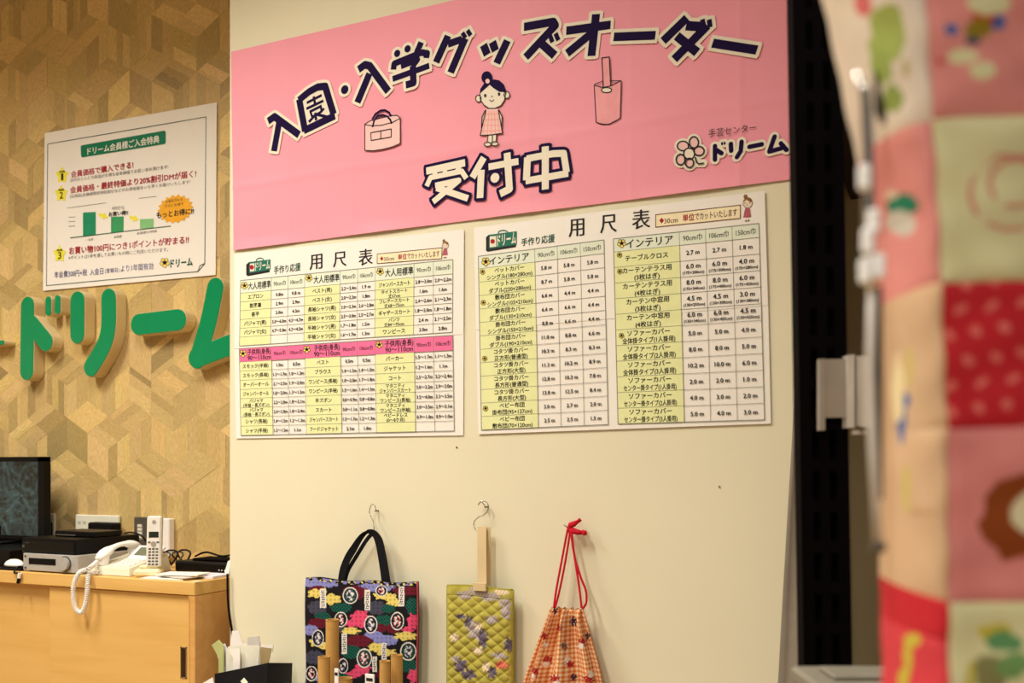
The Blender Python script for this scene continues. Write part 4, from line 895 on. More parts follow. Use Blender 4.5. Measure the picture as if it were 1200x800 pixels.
MB().tube(smoothpath([(r0+.02, 2.70, z0+.045), (-2.36, 2.69, z0+.062), (-2.28, 2.68, z0+.052), (-2.22, 2.69, z0+.066), (-2.175, 2.72, z0+.075)]), .0035, 8).build('router_cable', M_blk, t, smooth=True)
a = onY(266.3, 690, 2.492); t = thing('hanging_cable', 'black cable hanging in the gap between counter and cream wall', 'cable', a)
MB().tube(smoothpath([onY(266.6, 672, 2.488), onY(267, 700, 2.488), onY(269, 722, 2.488), onY(272, 742, 2.488), onY(274, 775, 2.488), onY(275, 800, 2.488)]), .0036, 8).build('lead', M_blk, t, smooth=True)

# ------------------------------------------------------------------ paper holder, tubes and low table
TZ = .45
t = thing('side_table', 'low white side table below the hanging tote bag', 'table', (-1.72, 2.26, 0))
MB().box((-2.12, 2.03, TZ-.025), (-1.28, 2.48, TZ), bev=.003).build('table_top', M_wp, t)
for x in (-2.09, -1.31):
    for y in (2.06, 2.45): MB().box((x-.018, y-.018, 0), (x+.018, y+.018, TZ-.025)).build('leg', M_wp, t)
HY = 2.30; a = onY(249.3, 784, HY); b = onY(314.3, 776.5, HY)
M_navyb = mat('black_box_board', (14, 14, 20), .6)
t = thing('document_holder', 'black tapered document holder full of leaflets beside the counter', 'document holder', ((a.x+b.x)/2, HY+.05, TZ))
zt, zb2 = a.z, TZ+.0005
def slab(P, th, par, name, mt): 
    m = MB(); n_ = (P[1]-P[0]).cross(P[2]-P[0]).normalized()*th; m.add(P+[p+n_ for p in P], [[0, 1, 2, 3], [7, 6, 5, 4], [0, 4, 5, 1], [1, 5, 6, 2], [2, 6, 7, 3], [3, 7, 4, 0]]); return m.build(name, mt, par)
fx0, fx1 = a.x+.045, b.x; Yb = HY+.15
C = lambda x, y, z: Vector((x, y, z))
slab([C(fx0-.035, HY, zt-.012), C(fx1, HY, b.z), C(fx1-.015, HY, zb2), C(fx0-.03, HY, zb2)], .003, t, 'front_panel', M_navyb)
slab([C(fx0-.035, Yb, zt-.03), C(fx1-.03, Yb, b.z-.03), C(fx1-.04, Yb, zb2), C(fx0-.03, Yb, zb2)], .003, t, 'back_panel', M_navyb)
slab([C(fx0-.035, HY, zt-.012), C(fx0-.035, Yb, zt-.03), C(fx0-.03, Yb, zb2), C(fx0-.03, HY, zb2)], .003, t, 'side_panel', M_navyb)
slab([C(fx1, HY, b.z), C(fx1-.03, Yb, b.z-.03), C(fx1-.04, Yb, zb2), C(fx1-.015, HY, zb2)], .003, t, 'side_panel', M_navyb)
MB().box((fx0-.03, HY, zb2), (fx1-.015, Yb, zb2+.003)).build('bottom', M_navyb, t)
p0 = onY(286, 798.5, HY-.002); m = MB(); s_ = .013; m.add([p0+Vector((-s_, 0, 0)), p0+Vector((0, 0, -s_*.8)), p0+Vector((s_*1.1, 0, 0)), p0+Vector((0, 0, s_*.9))], [[0, 1, 2, 3]]); m.build('diamond_sticker', M_mint, t)
def stand_paper(lab, px, Y, z_bot, mt, cat='leaflet', th=.0025):
    P = [onY(x, y, Y) for x, y in px]; c = [p.copy() for p in P]; m = MB(); lo = z_bot
    B0, B1 = Vector((P[0].x, Y, lo)), Vector((P[-1].x, Y, lo)); ring = [B0]+P+[B1]
    n = len(ring); vs = ring+[v+Vector((0, th, 0)) for v in ring]; fs = [list(range(n))[::-1], [n+i for i in range(n)]]+[[i, (i+1) % n, n+(i+1) % n, n+i] for i in range(n)]
    m.add(vs, fs); return m.build('leaflet', mt, None, label=lab, cat=cat)
zi = zb2+.004
stand_paper('large white envelope standing tallest at the back of the black holder', [(270, 752), (272, 739), (279.5, 738.5), (284, 754), (305, 752)], HY+.13, zi, M_paper)
stand_paper('grey printed leaflet with dark mark behind the folded one', [(289, 760), (290.5, 746.5), (303.5, 745), (305, 765)], HY+.105, zi, mat('leaflet_grey', (206, 198, 190), .7))
stand_paper('wide folded leaflet in the front of the black holder', [(265, 760), (268, 757), (283, 756), (304.5, 756.5), (303, 778)], HY+.03, zi, mat('leaflet_ivory', (224, 220, 202), .7))
stand_paper('brown card standing in the black document holder', [(305, 762), (306, 758), (318, 759.5), (314.5, 776)], HY+.07, zi, mat('leaflet_brown', (168, 146, 104), .7))
stand_paper('white strip sticking up behind the brown card', [(305.5, 756), (320, 755.5), (319, 764), (306, 764)], HY+.085, zi, M_paper)
stand_paper('green edged leaflet leaning out of the black holder towards the counter', [(256, 770), (248, 755.5), (256, 749.5), (262, 756)], HY+.045, zi, mat('leaflet_green', (178, 182, 120), .7))
stand_paper('pale blue white leaflet next to the green edged one in the black holder', [(259, 782), (251.5, 758.5), (263, 753.5), (266, 760)], HY+.06, zi, mat('leaflet_bluewhite', (214, 212, 222), .7))
stand_paper('small folded white flap in front of the wide leaflet', [(273, 771), (268, 760.5), (281, 759.5), (281, 770)], HY+.018, zi, M_paper)
stand_paper('white sheet low at the counter side below the black holder', [(236, 801), (249, 793.5), (250.5, 802)], HY-.03, TZ+.0005, M_paper, 'paper')
# tube stand: clear rectangular basket with kraft tubes
TY = 2.24
t = thing('tube_basket', 'dark basket holding the kraft cardboard tubes', 'basket', (-1.5, TY, TZ))
for nm, A_, B_ in (('side_panel', (-1.66, TY-.07, TZ), (-1.655, TY+.1, TZ+.2)), ('side_panel', (-1.335, TY-.07, TZ), (-1.33, TY+.1, TZ+.2)), ('front_panel', (-1.655, TY-.07, TZ), (-1.335, TY-.066, TZ+.2)), ('back_panel', (-1.655, TY+.096, TZ), (-1.335, TY+.1, TZ+.2)), ('bottom', (-1.655, TY-.066, TZ), (-1.335, TY+.096, TZ+.004))): MB().box(A_, B_).build(nm, M_mblk, t)
def tube_(label, px, py, wpx, dy, lean=0):
    top = onY(px, py, TY+dy); dep = (top-CAM).dot(FW); r = wpx/2*dep/F; bot = Vector((top.x-lean, TY+dy, TZ+.0045))
    t = thing('cardboard_tube', label, 'cardboard tube', bot, 'kraft tubes in front of the tote bag')
    m = MB(); n = 24; vs = []; ri = r-.003
    for (P_, R_0) in ((bot, r), (top, r), (top, ri), (top-Vector((0, 0, .05)), ri)):
        for k_ in range(n): a_ = 2*math.pi*k_/n; vs.append(P_+Vector((math.cos(a_)*R_0, math.sin(a_)*R_0, 0)))
    fs = [[j*n+k_, j*n+(k_+1) % n, (j+1)*n+(k_+1) % n, (j+1)*n+k_] for j in range(3) for k_ in range(n)]+[[3*n+k_ for k_ in range(n)], list(range(n))[::-1]]
    m.add(vs, fs); m.build('wall', M_tan, t)
    m = MB(); m.tube([top-Vector((0, 0, .003)), top+Vector((0, 0, .0))], r+.0004, n, cap=False); m.build('rim', mat('kraft_rim', (172, 128, 66), .8), t)
tube_('tallest kraft tube standing in front of the tote bag', 389.5, 725.5, 15.5, .05)
tube_('shorter kraft tube just in front of the tallest one', 379.8, 769, 14.5, -.02)
tube_('thin kraft tube, shorter one of the pair under the tote corner', 451, 774, 12.5, .0)
tube_('slightly taller kraft tube of the pair under the tote corner', 465, 767, 14, .045)
tube_('shortest kraft tube, beside the tallest one', 404.5, 794, 17, .02)
for lab, px, py in (('slim white rolled label tube beside the shorter kraft tube', 394.5, 783), ('white price card holder between the shortest tube and the pair of tubes', 433.5, 789.5)):
    p = onY(px, py, TY-.04); t = thing('white_tag_holder', lab, 'price tag', (p.x, TY-.04, TZ+.0045)); hw_ = .0065 if px < 400 else .014
    MB().box((p.x-hw_, TY-.042, TZ+.0045), (p.x+hw_, TY-.038, p.z), bev=.001).build('card', M_wp, t); MB().box((p.x-hw_*.7, TY-.0428, p.z-.018), (p.x+hw_*.7, TY-.0422, p.z-.01)).build('print', M_ink, t)

# ------------------------------------------------------------------ wall hooks and bags
def hook(label, pts, r, bag_Y):
    P = smoothpath([onY(x, y, Yy) for x, y, Yy in pts]); b_ = P[-1]
    t = thing('wire_hook', label, 'hook', P[0]); MB().tube(P, r, 8).build('wire', M_chrome, t, smooth=True)
    nl = P[0]; MB().tube([Vector((nl.x, 2.4995, nl.z)), Vector((nl.x, nl.y-.004, nl.z))], .0022, 8).build('nail', mat('steel_nail', (120, 112, 98), .35, metal=1), t)
    return t
hook('small bent wire hook above the black tote handle', [(440.5, 598.5, 2.486), (439.5, 592.5, 2.484), (436.5, 590.7, 2.482), (434, 594, 2.48), (433, 601, 2.479), (436, 607.5, 2.477), (438, 614, 2.475), (438.3, 621.5, 2.472)], .0013, 2.48)
hook('larger S shaped wire hook above the quilted pouch', [(569, 594, 2.486), (564.5, 588, 2.484), (560.5, 591.5, 2.483), (563.5, 587.6, 2.481), (570, 588, 2.48), (572.5, 594.5, 2.479), (569, 601.5, 2.478), (560, 606.5, 2.477), (555.5, 612, 2.475), (556.3, 618.5, 2.473), (559.5, 621.5, 2.472)], .0015, 2.48)
def blob_noise(x, y, s): return np.sin(x*s+1.3*np.sin(y*s*.7))*.5+np.sin(y*s*1.3+1.7*np.sin(x*s*.8))*.5
def grid_part(name, mt, parent, fn, nu, nv, colf, smooth=True, **kw):
    u, v = np.meshgrid(np.linspace(0, 1, nu+1), np.linspace(0, 1, nv+1)); X_, Y_, Z_ = fn(u, v); co = np.stack([X_, Y_, Z_], -1).reshape(-1, 3)
    cl = colf(u, v, X_, Y_, Z_).reshape(-1, 3); m = MB(); w_ = nu+1
    m.add(co.tolist(), [[j*w_+i, (j+1)*w_+i, (j+1)*w_+i+1, j*w_+i+1] for j in range(nv) for i in range(nu)])
    return m.build(name, mt, parent, smooth=smooth, col=cl, **kw)
def to_px(X_, Y_, Z_):
    dx, dy, dz = X_, Y_, Z_-CAMZ; dep = dx*FW.x+dy*FW.y; return 600+F*(dx*RT.x+dy*RT.y)/dep, HZ-F*dz/dep
M_fab = attr_mat('printed_cotton', .85)
# --- tote bag
GY = 2.462; ta, tb = onY(359.3, 676.5, GY), onY(490.3, 682.5, GY); tz0 = min(ta.z, tb.z)-.318
t = thing('tote_bag', 'black patterned tote bag with black webbing handle hanging on the cream wall', 'bag', ((ta.x+tb.x)/2, GY, tz0))
def C3(*c): return np.array(lin(c))
LV, YE, PK, MR, GN, SL, WH, BK = C3(134, 136, 196), C3(228, 206, 108), C3(226, 74, 112), C3(100, 16, 36), C3(18, 92, 78), C3(66, 66, 82), C3(232, 224, 214), C3(18, 14, 20)
blobs = [(375, 683, 22, 6, LV), (372, 690, 10, 4, MR), (440, 688, 22, 5, LV), (478, 692, 18, 5, MR), (370, 695, 9, 5, YE), (388, 702, 12, 6, YE), (378, 693, 5, 4, YE), (462, 706, 9, 5, YE), (447, 697, 9, 5, YE), (458, 700, 7, 5, YE), (416, 694, 16, 8, MR), (372, 712, 11, 8, SL), (400, 712, 12, 6, GN), (441, 712, 12, 8, SL), (455, 713, 8, 5, GN), (484, 710, 9, 10, GN), (378, 722, 9, 5, GN),
 (422, 722, 10, 7, PK), (412, 730, 9, 5, PK), (425, 731, 9, 4, PK), (372, 730, 11, 6, MR), (450, 728, 12, 8, GN), (484, 728, 7, 9, PK), (478, 738, 7, 4, PK), (364, 738, 9, 6, LV), (410, 739, 12, 4, YE), (445, 736, 10, 5, MR), (438, 744, 11, 5, LV), (452, 750, 14, 6, LV), (475, 745, 13, 5, YE), (420, 751, 16, 7, MR), (371, 752, 8, 6, YE), (383, 757, 10, 4, YE), (412, 764, 11, 8, GN), (440, 758, 9, 5, YE), (452, 764, 12, 4, YE), (368, 770, 12, 8, SL), (480, 780, 10, 8, GN), (424, 784, 10, 7, PK), (414, 790, 9, 4, PK), (486, 792, 8, 8, PK), (400, 795, 12, 6, GN), (395, 778, 8, 10, MR), (450, 790, 10, 6, MR), (461, 736, 9, 6, MR), (375, 793, 9, 5, LV), (480, 765, 8, 5, MR), (395, 735, 8, 6, SL)]
ovals = [(410.5, 697.5, 9, 10), (399.5, 725.5, 7.5, 9), (372.5, 747.5, 7, 10), (434.5, 731.5, 7.8, 10.5), (465.5, 727.5, 8, 10.8), (427, 771, 9, 11.5), (478.5, 763, 9.5, 11), (365, 789, 7, 9), (402, 780, 6, 9), (447, 692, 7, 6.5)]
tags_ = [(378.5, 701, 3.6, 11), (430.5, 703, 3.3, 12), (470.5, 698.5, 3.3, 11.5), (403.5, 754, 3.2, 12), (450, 763, 3, 10), (439, 778, 2.6, 9)]
def totecol(u, v, X_, Y_, Z_):
    x, y = to_px(X_, Y_, Z_); c = np.tile(BK, x.shape+(1,)).reshape(x.shape+(3,)); wob = 1+.22*blob_noise(x, y, .75)+.12*blob_noise(y, x, 1.9)
    for bx_, by_, rx, ry, cc in blobs:
        k_ = ((x-bx_)/rx)**2+((y-by_)/ry)**2 < wob*(1+(.3*np.sin(np.arctan2((y-by_)/ry, (x-bx_)/rx)*6+bx_) if cc is YE or cc is PK else 0)); 
        cc2 = np.where((((x//2+y//2) % 2) == 0)[..., None], cc, cc*.35) if cc is GN else np.where((np.hypot((x % 5)-2.5, (y % 5)-2.5) < 1.2)[..., None], cc*.62, cc)
        c = np.where(k_[..., None], cc2, c)
    for ox, oy, rx, ry in ovals:
        r = ((x-ox)/rx)**2+((y-oy)/ry)**2; c = np.where((r < 1)[..., None], BK*1.5 if rx < 8.5 else C3(24, 60, 52), c); c = np.where(((r < .98) & (r > .74))[..., None], WH, c)
        # plain pale blotch picture inside
        c = np.where(((blob_noise(x*.95+ox*3, y*.8+oy, 1.0) > .0) & (((x-ox)/rx)**2*1.6+((y-oy)/ry)**2 < .42))[..., None], WH, c)
        c = np.where(((blob_noise(x*1.1+oy, y*1.2, 1.1) > .5) & (r < .4))[..., None], PK if int(ox) % 2 else LV*.6, c)
    for ox, oy, rx, ry in tags_:
        k_ = (np.abs(x-ox) < rx) & (np.abs(y-oy) < ry); c = np.where(k_[..., None], WH, c)
        k2 = (np.abs(x-ox) < rx*.55) & (np.abs(y-oy) < ry*.85) & (np.sin(y*2.4)+np.sin(x*3+y) > .1); c = np.where(k2[..., None], BK, c)
    c = np.where((v < .028)[..., None], np.where((blob_noise(x, y, .5) > .1)[..., None], LV*.9, np.where((blob_noise(x, y, .9) > -.3)[..., None], BK, YE)), c)
    return c
def totef(side):
    def fn(u, v):
        X_ = ta.x+(tb.x-ta.x)*u; zt_ = ta.z+(tb.z-ta.z)*u+.003*np.sin(u*14)-.004*np.exp(-((u-.5)/.12)**2); Z_ = zt_*(1-v)+tz0*v; X_ = X_+.003*np.sin(v*6)*(u-.5)
        edge = np.minimum(np.minimum(u, 1-u)/.04, 1)*np.minimum((1-v)/.05, 1); th = .006+.008*np.sqrt(np.clip(edge, 0, 1))*np.sin(np.pi*np.clip(v*.9+.1, 0, 1))+.0025*np.sin(u*7+v*5)*edge
        return X_, GY-(th if side else -th*.6), Z_
    return fn
front = grid_part('front_panel', M_fab, t, totef(1), 230, 190, totecol)
grid_part('back_panel', M_fab, t, totef(0), 40, 30, lambda u, v, x, y, z: np.tile(BK*1.5, u.shape+(1,)).reshape(u.shape+(3,)))
# gusset closing the two panels
m = MB(); PF, PB = totef(1), totef(0)
ed = [(0, i/20) for i in range(21)]+[(i/20, 1) for i in range(1, 21)]+[(1, 1-i/20) for i in range(1, 21)]
fr = [PF(np.array(float(a_)), np.array(float(b_))) for a_, b_ in ed]; bk = [PB(np.array(float(a_)), np.array(float(b_))) for a_, b_ in ed]
for i in range(len(ed)-1): m.face([tuple(map(float, p)) for p in (fr[i], bk[i], bk[i+1], fr[i+1])])
m.build('side_edge', mat('tote_edge_cloth', (120, 60, 70), .85, var=.5, scale=80), t)
for sx in (0., 1.): MB().tube([Vector(tuple(map(float, totef(1)(np.array(sx), np.array(k_/14.))))) for k_ in range(15)], .0022, 8).build('piping', mat('white_piping', (214, 204, 196), .8) if sx == 0 else mat('rose_piping', (170, 70, 86), .8), t, smooth=True)
hw_ = [(399.5, 683, 0), (402, 668, 0), (407.5, 654, 0), (414.5, 642.5, 0), (421, 632, 0), (427, 625, 0), (433, 623, 0), (439, 625.5, 0), (444, 634, 0), (447.5, 650, 0), (450.5, 668, 0), (453, 685, 0)]
P = smoothpath([onY(x, y, GY-.004+.008*(i/10)) for i, (x, y, _) in enumerate(hw_)], 6); Wv = []
for i, p in enumerate(P):
    tg = (P[min(i+1, len(P)-1)]-P[max(i-1, 0)]).normalized(); n_ = Vector((tg.z, 0, -tg.x)); f = i/(len(P)-1); tw = .5 if .35 < f < .52 else 1
    wid = (.029 if f > .52 else .021)*(.36+.64*min(1, abs(f-.48)*4.2)); Wv.append(n_*wid+Vector((0, .010*(1-abs(f-.45)*2), 0)))
MB().strip(P, Wv, (0, .0018, 0)).build('handle', M_blkf, t, smooth=False)
# back handle seen inside the loop
P2 = smoothpath([onY(x, y, GY+.012) for x, y in ((404, 682), (408, 668), (418, 651), (430, 632), (437, 626), (443, 634), (449, 655), (453, 682))], 5); W2_ = []
for i, p in enumerate(P2): tg = (P2[min(i+1, len(P2)-1)]-P2[max(i-1, 0)]).normalized(); W2_.append(Vector((tg.z, 0, -tg.x))*.012)
MB().strip(P2, W2_, (0, .0018, 0)).build('rear_handle', M_blkf, t)
# --- quilted shoe pouch
QY = 2.468; qa, qb = onY(524.8, 686, QY), onY(601.3, 690, QY); qz0 = qa.z-.30
t = thing('quilted_pouch', 'olive yellow quilted pouch with purple flowers and cream strap', 'pouch', ((qa.x+qb.x)/2, QY, qz0))
OL, OD, PU, DP, CR = C3(186, 174, 78), C3(146, 136, 56), C3(178, 164, 160), C3(104, 92, 108), C3(222, 200, 168)
qbl = [(545, 697, 9, 5, PU), (560, 692, 10, 5, PU), (574, 699, 12, 5, PU), (588, 693, 8, 4, CR), (592, 706, 7, 5, PU), (549, 729, 5, 8, DP), (557, 738, 9, 10, PU), (566, 748, 5, 12, DP), (540, 722, 6, 3, DP), (561, 733, 4, 4, CR), (576, 726, 7, 5, PU), (593, 716, 6, 9, PU), (533, 747, 5, 5, CR), (540, 780, 7, 8, DP), (549, 790, 8, 6, DP), (534, 772, 5, 4, PU), (570, 781, 5, 6, CR), (577, 788, 5, 7, DP), (588, 779, 8, 5, C3(214, 110, 88)), (585, 768, 9, 4, PU), (596, 755, 5, 8, DP), (560, 762, 6, 4, CR)]
def qcol(u, v, X_, Y_, Z_):
    x, y = to_px(X_, Y_, Z_); n_ = .5+.5*blob_noise(x, y, .35); c = OL*(n_[..., None])+OD*1.25*(1-n_[..., None]); wob = 1+.5*blob_noise(x, y, 1.3)
    for bx_, by_, rx, ry, cc in qbl:
        an = np.arctan2(y-by_, x-bx_); r = ((x-bx_)/rx)**2+((y-by_)/ry)**2; c = np.where((r < wob*(1+.35*np.sin(an*6)))[..., None], cc*(.75+.4*(np.sin(x*1.6+y)*.5+.5))[..., None], c)
    return np.where((np.abs(v-.082) < .004)[..., None], OD*.6, c)
def qf(side):
    def fn(u, v):
        X_ = qa.x+(qb.x-qa.x)*u; Z_ = (qa.z+(qb.z-qa.z)*u+.003*np.sin(u*5))*(1-v)+qz0*v; xm = u*.2; zm_ = v*.30
        if side:
            a_ = (xm*.75+zm_)/.030; b_ = (xm*.75-zm_)/.030; puff = np.sqrt(np.abs(np.sin(np.pi*a_)*np.sin(np.pi*b_))); puff = np.where(v < .085, .5+.3*np.sin(v*37), puff)
            e = np.minimum(np.minimum(u, 1-u)/.06, 1); return X_, QY-.004-.0055*puff*e-.008*np.sqrt(e)*np.clip(v*4, 0, 1), Z_
        return X_, QY+.004+0*u, Z_
    return fn
grid_part('front_panel', M_fab, t, qf(1), 110, 160, qcol)
grid_part('back_panel', M_fab, t, qf(0), 10, 10, lambda u, v, x, y, z: np.tile(OD, u.shape+(1,)).reshape(u.shape+(3,)))
for e_ in (0, 1): P = [Vector(tuple(map(float, qf(1)(np.array(float(e_)), np.array(k_/12))))) + Vector((0, .003, 0)) for k_ in range(13)]; MB().tube(P, .0035, 8).build('binding', mat('olive_binding', (150, 140, 44), .8, var=.2, scale=200), t, smooth=True)
P = [Vector(tuple(map(float, qf(1)(np.array(k_/12), np.array(0.))))) + Vector((0, .003, 0)) for k_ in range(13)]; MB().tube(P, .0035, 8).build('binding', MATS['olive_binding'], t, smooth=True)
M_strap = mat('cream_webbing', (214, 190, 146), .8, var=.06, scale=500, bump=.3)
P = smoothpath([onY(565.3, 691, QY-.012), onY(565, 670, QY-.006), onY(564.8, 640, QY-.002), onY(564.8, 617, QY+.004)], 4); MB().strip(P, [Vector((.027, 0, 0))]*len(P), (0, .002, 0)).build('strap', M_strap, t)
P = smoothpath([onY(570.3, 686, QY+.012), onY(570.5, 655, QY+.012), onY(570, 617.5, QY+.010)], 4); MB().strip(P, [Vector((.022, 0, 0))]*len(P), (0, .002, 0)).build('rear_strap', M_strap, t)
MB().box((X(560, 690, QY)-.006, QY-.019, onY(565, 691.5, QY).z), (X(572, 690, QY)+.002, QY-.012, onY(565, 682, QY).z), bev=.001).build('strap_loop', M_strap, t)
# --- gingham drawstring bag
DY = 2.462; cxp = 664.5
prof = [(712.5, 648, 683), (716, 646, 684), (722, 645, 685), (735, 640.5, 689), (752, 634, 694), (770, 627.5, 699.5), (785, 622, 703.5), (800, 617.5, 707), (820, 613, 711), (850, 611, 713)]
t0_ = onY(665, 850, DY)
t = thing('drawstring_bag', 'orange gingham drawstring bag hanging from red cord on a nail', 'bag', (t0_.x, DY, t0_.z))
pz = np.array([onY(665, p[0], DY).z for p in prof]); pl = np.array([X(p[1], p[0], DY) for p in prof]); pr = np.array([X(p[2], p[0], DY) for p in prof])
def dfn(u, v):
    s_ = v*(len(prof)-1); Z_ = np.interp(s_, np.arange(len(prof)), pz); L0 = np.interp(s_, np.arange(len(prof)), pl); R0 = np.interp(s_, np.arange(len(prof)), pr)
    a_ = u*2*np.pi; cx0 = (L0+R0)/2; hw0 = (R0-L0)/2; fold = 1+.0*a_
    gath = np.exp(-v*2.2); ym = (.008+.03*np.clip(v*1.4, 0, 1)); ple = .0045*np.sin(a_*13+np.sin(a_*3)*1.2)*(gath+.35)+.014*np.sin(a_*9+np.sin(a_*2)+v*.6)*np.clip(v*3+.2, 0, 1)
    return cx0+np.cos(a_)*(hw0+ple*.3), np.minimum(DY-np.sin(a_)*(ym+ple*1.6)-.002, 2.497), Z_+.0022*np.sin(a_*13)*np.clip(1-v*9, 0, 1)
ORG, DRK, RDD, NVY = C3(226, 150, 92), C3(190, 104, 56), C3(158, 22, 32), C3(60, 34, 56)
dbl = [(651, 716, 3, 4, NVY), (672, 728, 4, 6, NVY), (638, 745, 4, 4, RDD), (640, 755, 4, 3, WH), (661, 757, 4, 5, C3(110, 84, 82)), (682, 752, 5, 5, RDD), (680, 757, 4, 4, WH), (642, 773, 6, 5, RDD), (640, 778, 5, 3, WH), (665, 775, 4, 5, WH), (668, 778, 5, 4, RDD), (627, 787, 4, 6, RDD), (625, 792, 3, 3, WH), (690, 795, 7, 5, RDD), (693, 790, 4, 4, WH), (650, 795, 6, 5, RDD), (652, 800, 4, 3, WH), (672, 793, 4, 5, NVY), (689, 745, 3, 4, NVY), (656, 735, 3, 4, RDD)]
def dcol(u, v, X_, Y_, Z_):
    a_ = u*2*np.pi; s_ = (a_-np.pi/2)/(2*np.pi)*.62; zz = Z_; g1 = (np.floor(s_/.0058) % 2)+0.; g2 = (np.floor(zz/.0058) % 2)+0.; w_ = g1+g2
    c = np.where((w_ == 2)[..., None], DRK, np.where((w_ == 1)[..., None], ORG, CR*1.08)); x, y = to_px(X_, Y_, Z_)
    fr_ = np.sin(a_) > 0
    for bx_, by_, rx, ry, cc in dbl: c = np.where(((((x-bx_)/rx)**2+((y-by_)/ry)**2 < .75+.8*blob_noise(x, y, 1.5)) & fr_)[..., None], cc, c)
    return c
grid_part('bag_body', M_fab, t, dfn, 300, 150, dcol)
mz = pz[0]-.008
def ypos(px): return DY-.012
for pth in ([(649, 712), (652, 690), (658, 658), (664.5, 624), (667, 618)], [(650.5, 712), (656, 690), (662, 660), (667, 630), (668, 620)], [(681.5, 712), (679, 690), (674.5, 660), (670.5, 635), (669, 620)],
            [(682.5, 713), (687, 706), (686.5, 692), (680.5, 676), (674, 655), (671, 635), (670, 620)]):
    MB().tube(smoothpath([onY(x, y, DY-.010+.018*(712-y)/92) for x, y in pth], 6), .0031, 8).build('drawstring', M_redc, t, smooth=True)
for pth, rr in (([(666, 620), (669, 615), (673, 613.5), (677, 611)], [.005, .0085, .0075, .0045]), ([(677, 611), (679, 609.5), (680, 611)], [.0045, .007, .0055]), ([(667, 620), (672, 622), (678, 623.5), (683, 624)], [.0065, .0085, .007, .005]), ([(682, 622), (685, 624), (686, 627)], [.0045, .0075, .005]), ([(665, 622), (668, 617), (671, 622), (667, 625)], [.0045, .0065, .0065, .004])):
    MB().tube([onY(x, y, 2.474) for x, y in pth], rr, 10).build('knot', M_redc, t, smooth=True)
np_ = onY(664.5, 616, 2.478); t = thing('wall_nail', 'small steel nail holding the red drawstring', 'nail', np_); MB().tube([Vector((np_.x, 2.4995, np_.z-.01)), Vector((np_.x-.002, 2.462, np_.z+.003))], .0014, 8).build('shank', MATS['steel_nail'], t)
for px, py, lab in ((535.3, 524, 'tiny dark nail mark under the smaller chart'), (843, 570, 'tiny dark nail mark alone on the bare cream wall')):
    p = onY(px, py, 2.499); MB().tube([p+Vector((0, .0008, 0)), p-Vector((0, .002, 0))], .0022, 8).build('wall_pin', M_dgr, None, label=lab, cat='pin')

# ------------------------------------------------------------------ right side: post, bracket, strip, box
PD = 1.4
pL0, pR0 = atD(929, 0, PD), atD(986, 0, PD); pL1, pR1 = atD(941.5, 800, PD), atD(1000, 800, PD)
ctr = (pL0+pR0)/2
t = thing('slotted_post', 'black slotted steel shelving post running the full height beside the wider chart', 'post', Vector((ctr.x, ctr.y, 0)))
dirz = ((pL0+pR0)/2-(pL1+pR1)/2); dirz /= dirz.z; wv = RT*((pR0-pL0).length)
def pt(z, u, dpt): c = (pL0+pR0)/2+dirz*(z-pL0.z); return c+wv*(u-.5)+FW*dpt
m = MB(); cuts = []
zlo, zhi = .004, 3.49; us_ = [0, .25, .40, .60, .75, 1]
zz = zlo; rows = []; pitch = 48/F*PD; sh = 33/F*PD; z_s = CAMZ+(HZ-345)/F*PD-20*pitch
edges = [zlo]; k_ = 0; slots = []
while z_s+k_*pitch+sh < zhi-.02:
    a_ = z_s+k_*pitch
    if a_ > zlo+.02: slots.append((a_, a_+sh))
    k_ += 1
pz_ = zlo
def quad(m, z0_, z1_, u0, u1, dp=0): m.add([pt(z0_, u0, dp), pt(z0_, u1, dp), pt(z1_, u1, dp), pt(z1_, u0, dp)], [[0, 1, 2, 3]])
for a_, b_ in slots:
    quad(m, pz_, a_, 0, 1); quad(m, a_, b_, 0, .25); quad(m, a_, b_, .40, .60); quad(m, a_, b_, .75, 1)
    for u_ in (.25, .40, .60, .75): m.add([pt(a_, u_, 0), pt(b_, u_, 0), pt(b_, u_, .003), pt(a_, u_, .003)], [[0, 1, 2, 3]])
    pz_ = b_
quad(m, pz_, zhi, 0, 1)
m.add([pt(zlo, 0, 0), pt(zhi, 0, 0), pt(zhi, 0, .03), pt(zlo, 0, .03)], [[0, 1, 2, 3]]); m.add([pt(zlo, 1, 0), pt(zlo, 1, .03), pt(zhi, 1, .03), pt(zhi, 1, 0)], [[0, 1, 2, 3]]); m.add([pt(zlo, 0, .03), pt(zhi, 0, .03), pt(zhi, 1, .03), pt(zlo, 1, .03)], [[0, 1, 2, 3]])
m.build('upright', M_mblk, t)
fc = pt(0, .5, .015); MB().box((fc.x-.05, fc.y-.03, 0), (fc.x+.05, fc.y+.04, .012), bev=.003).build('foot_plate', M_mblk, t)
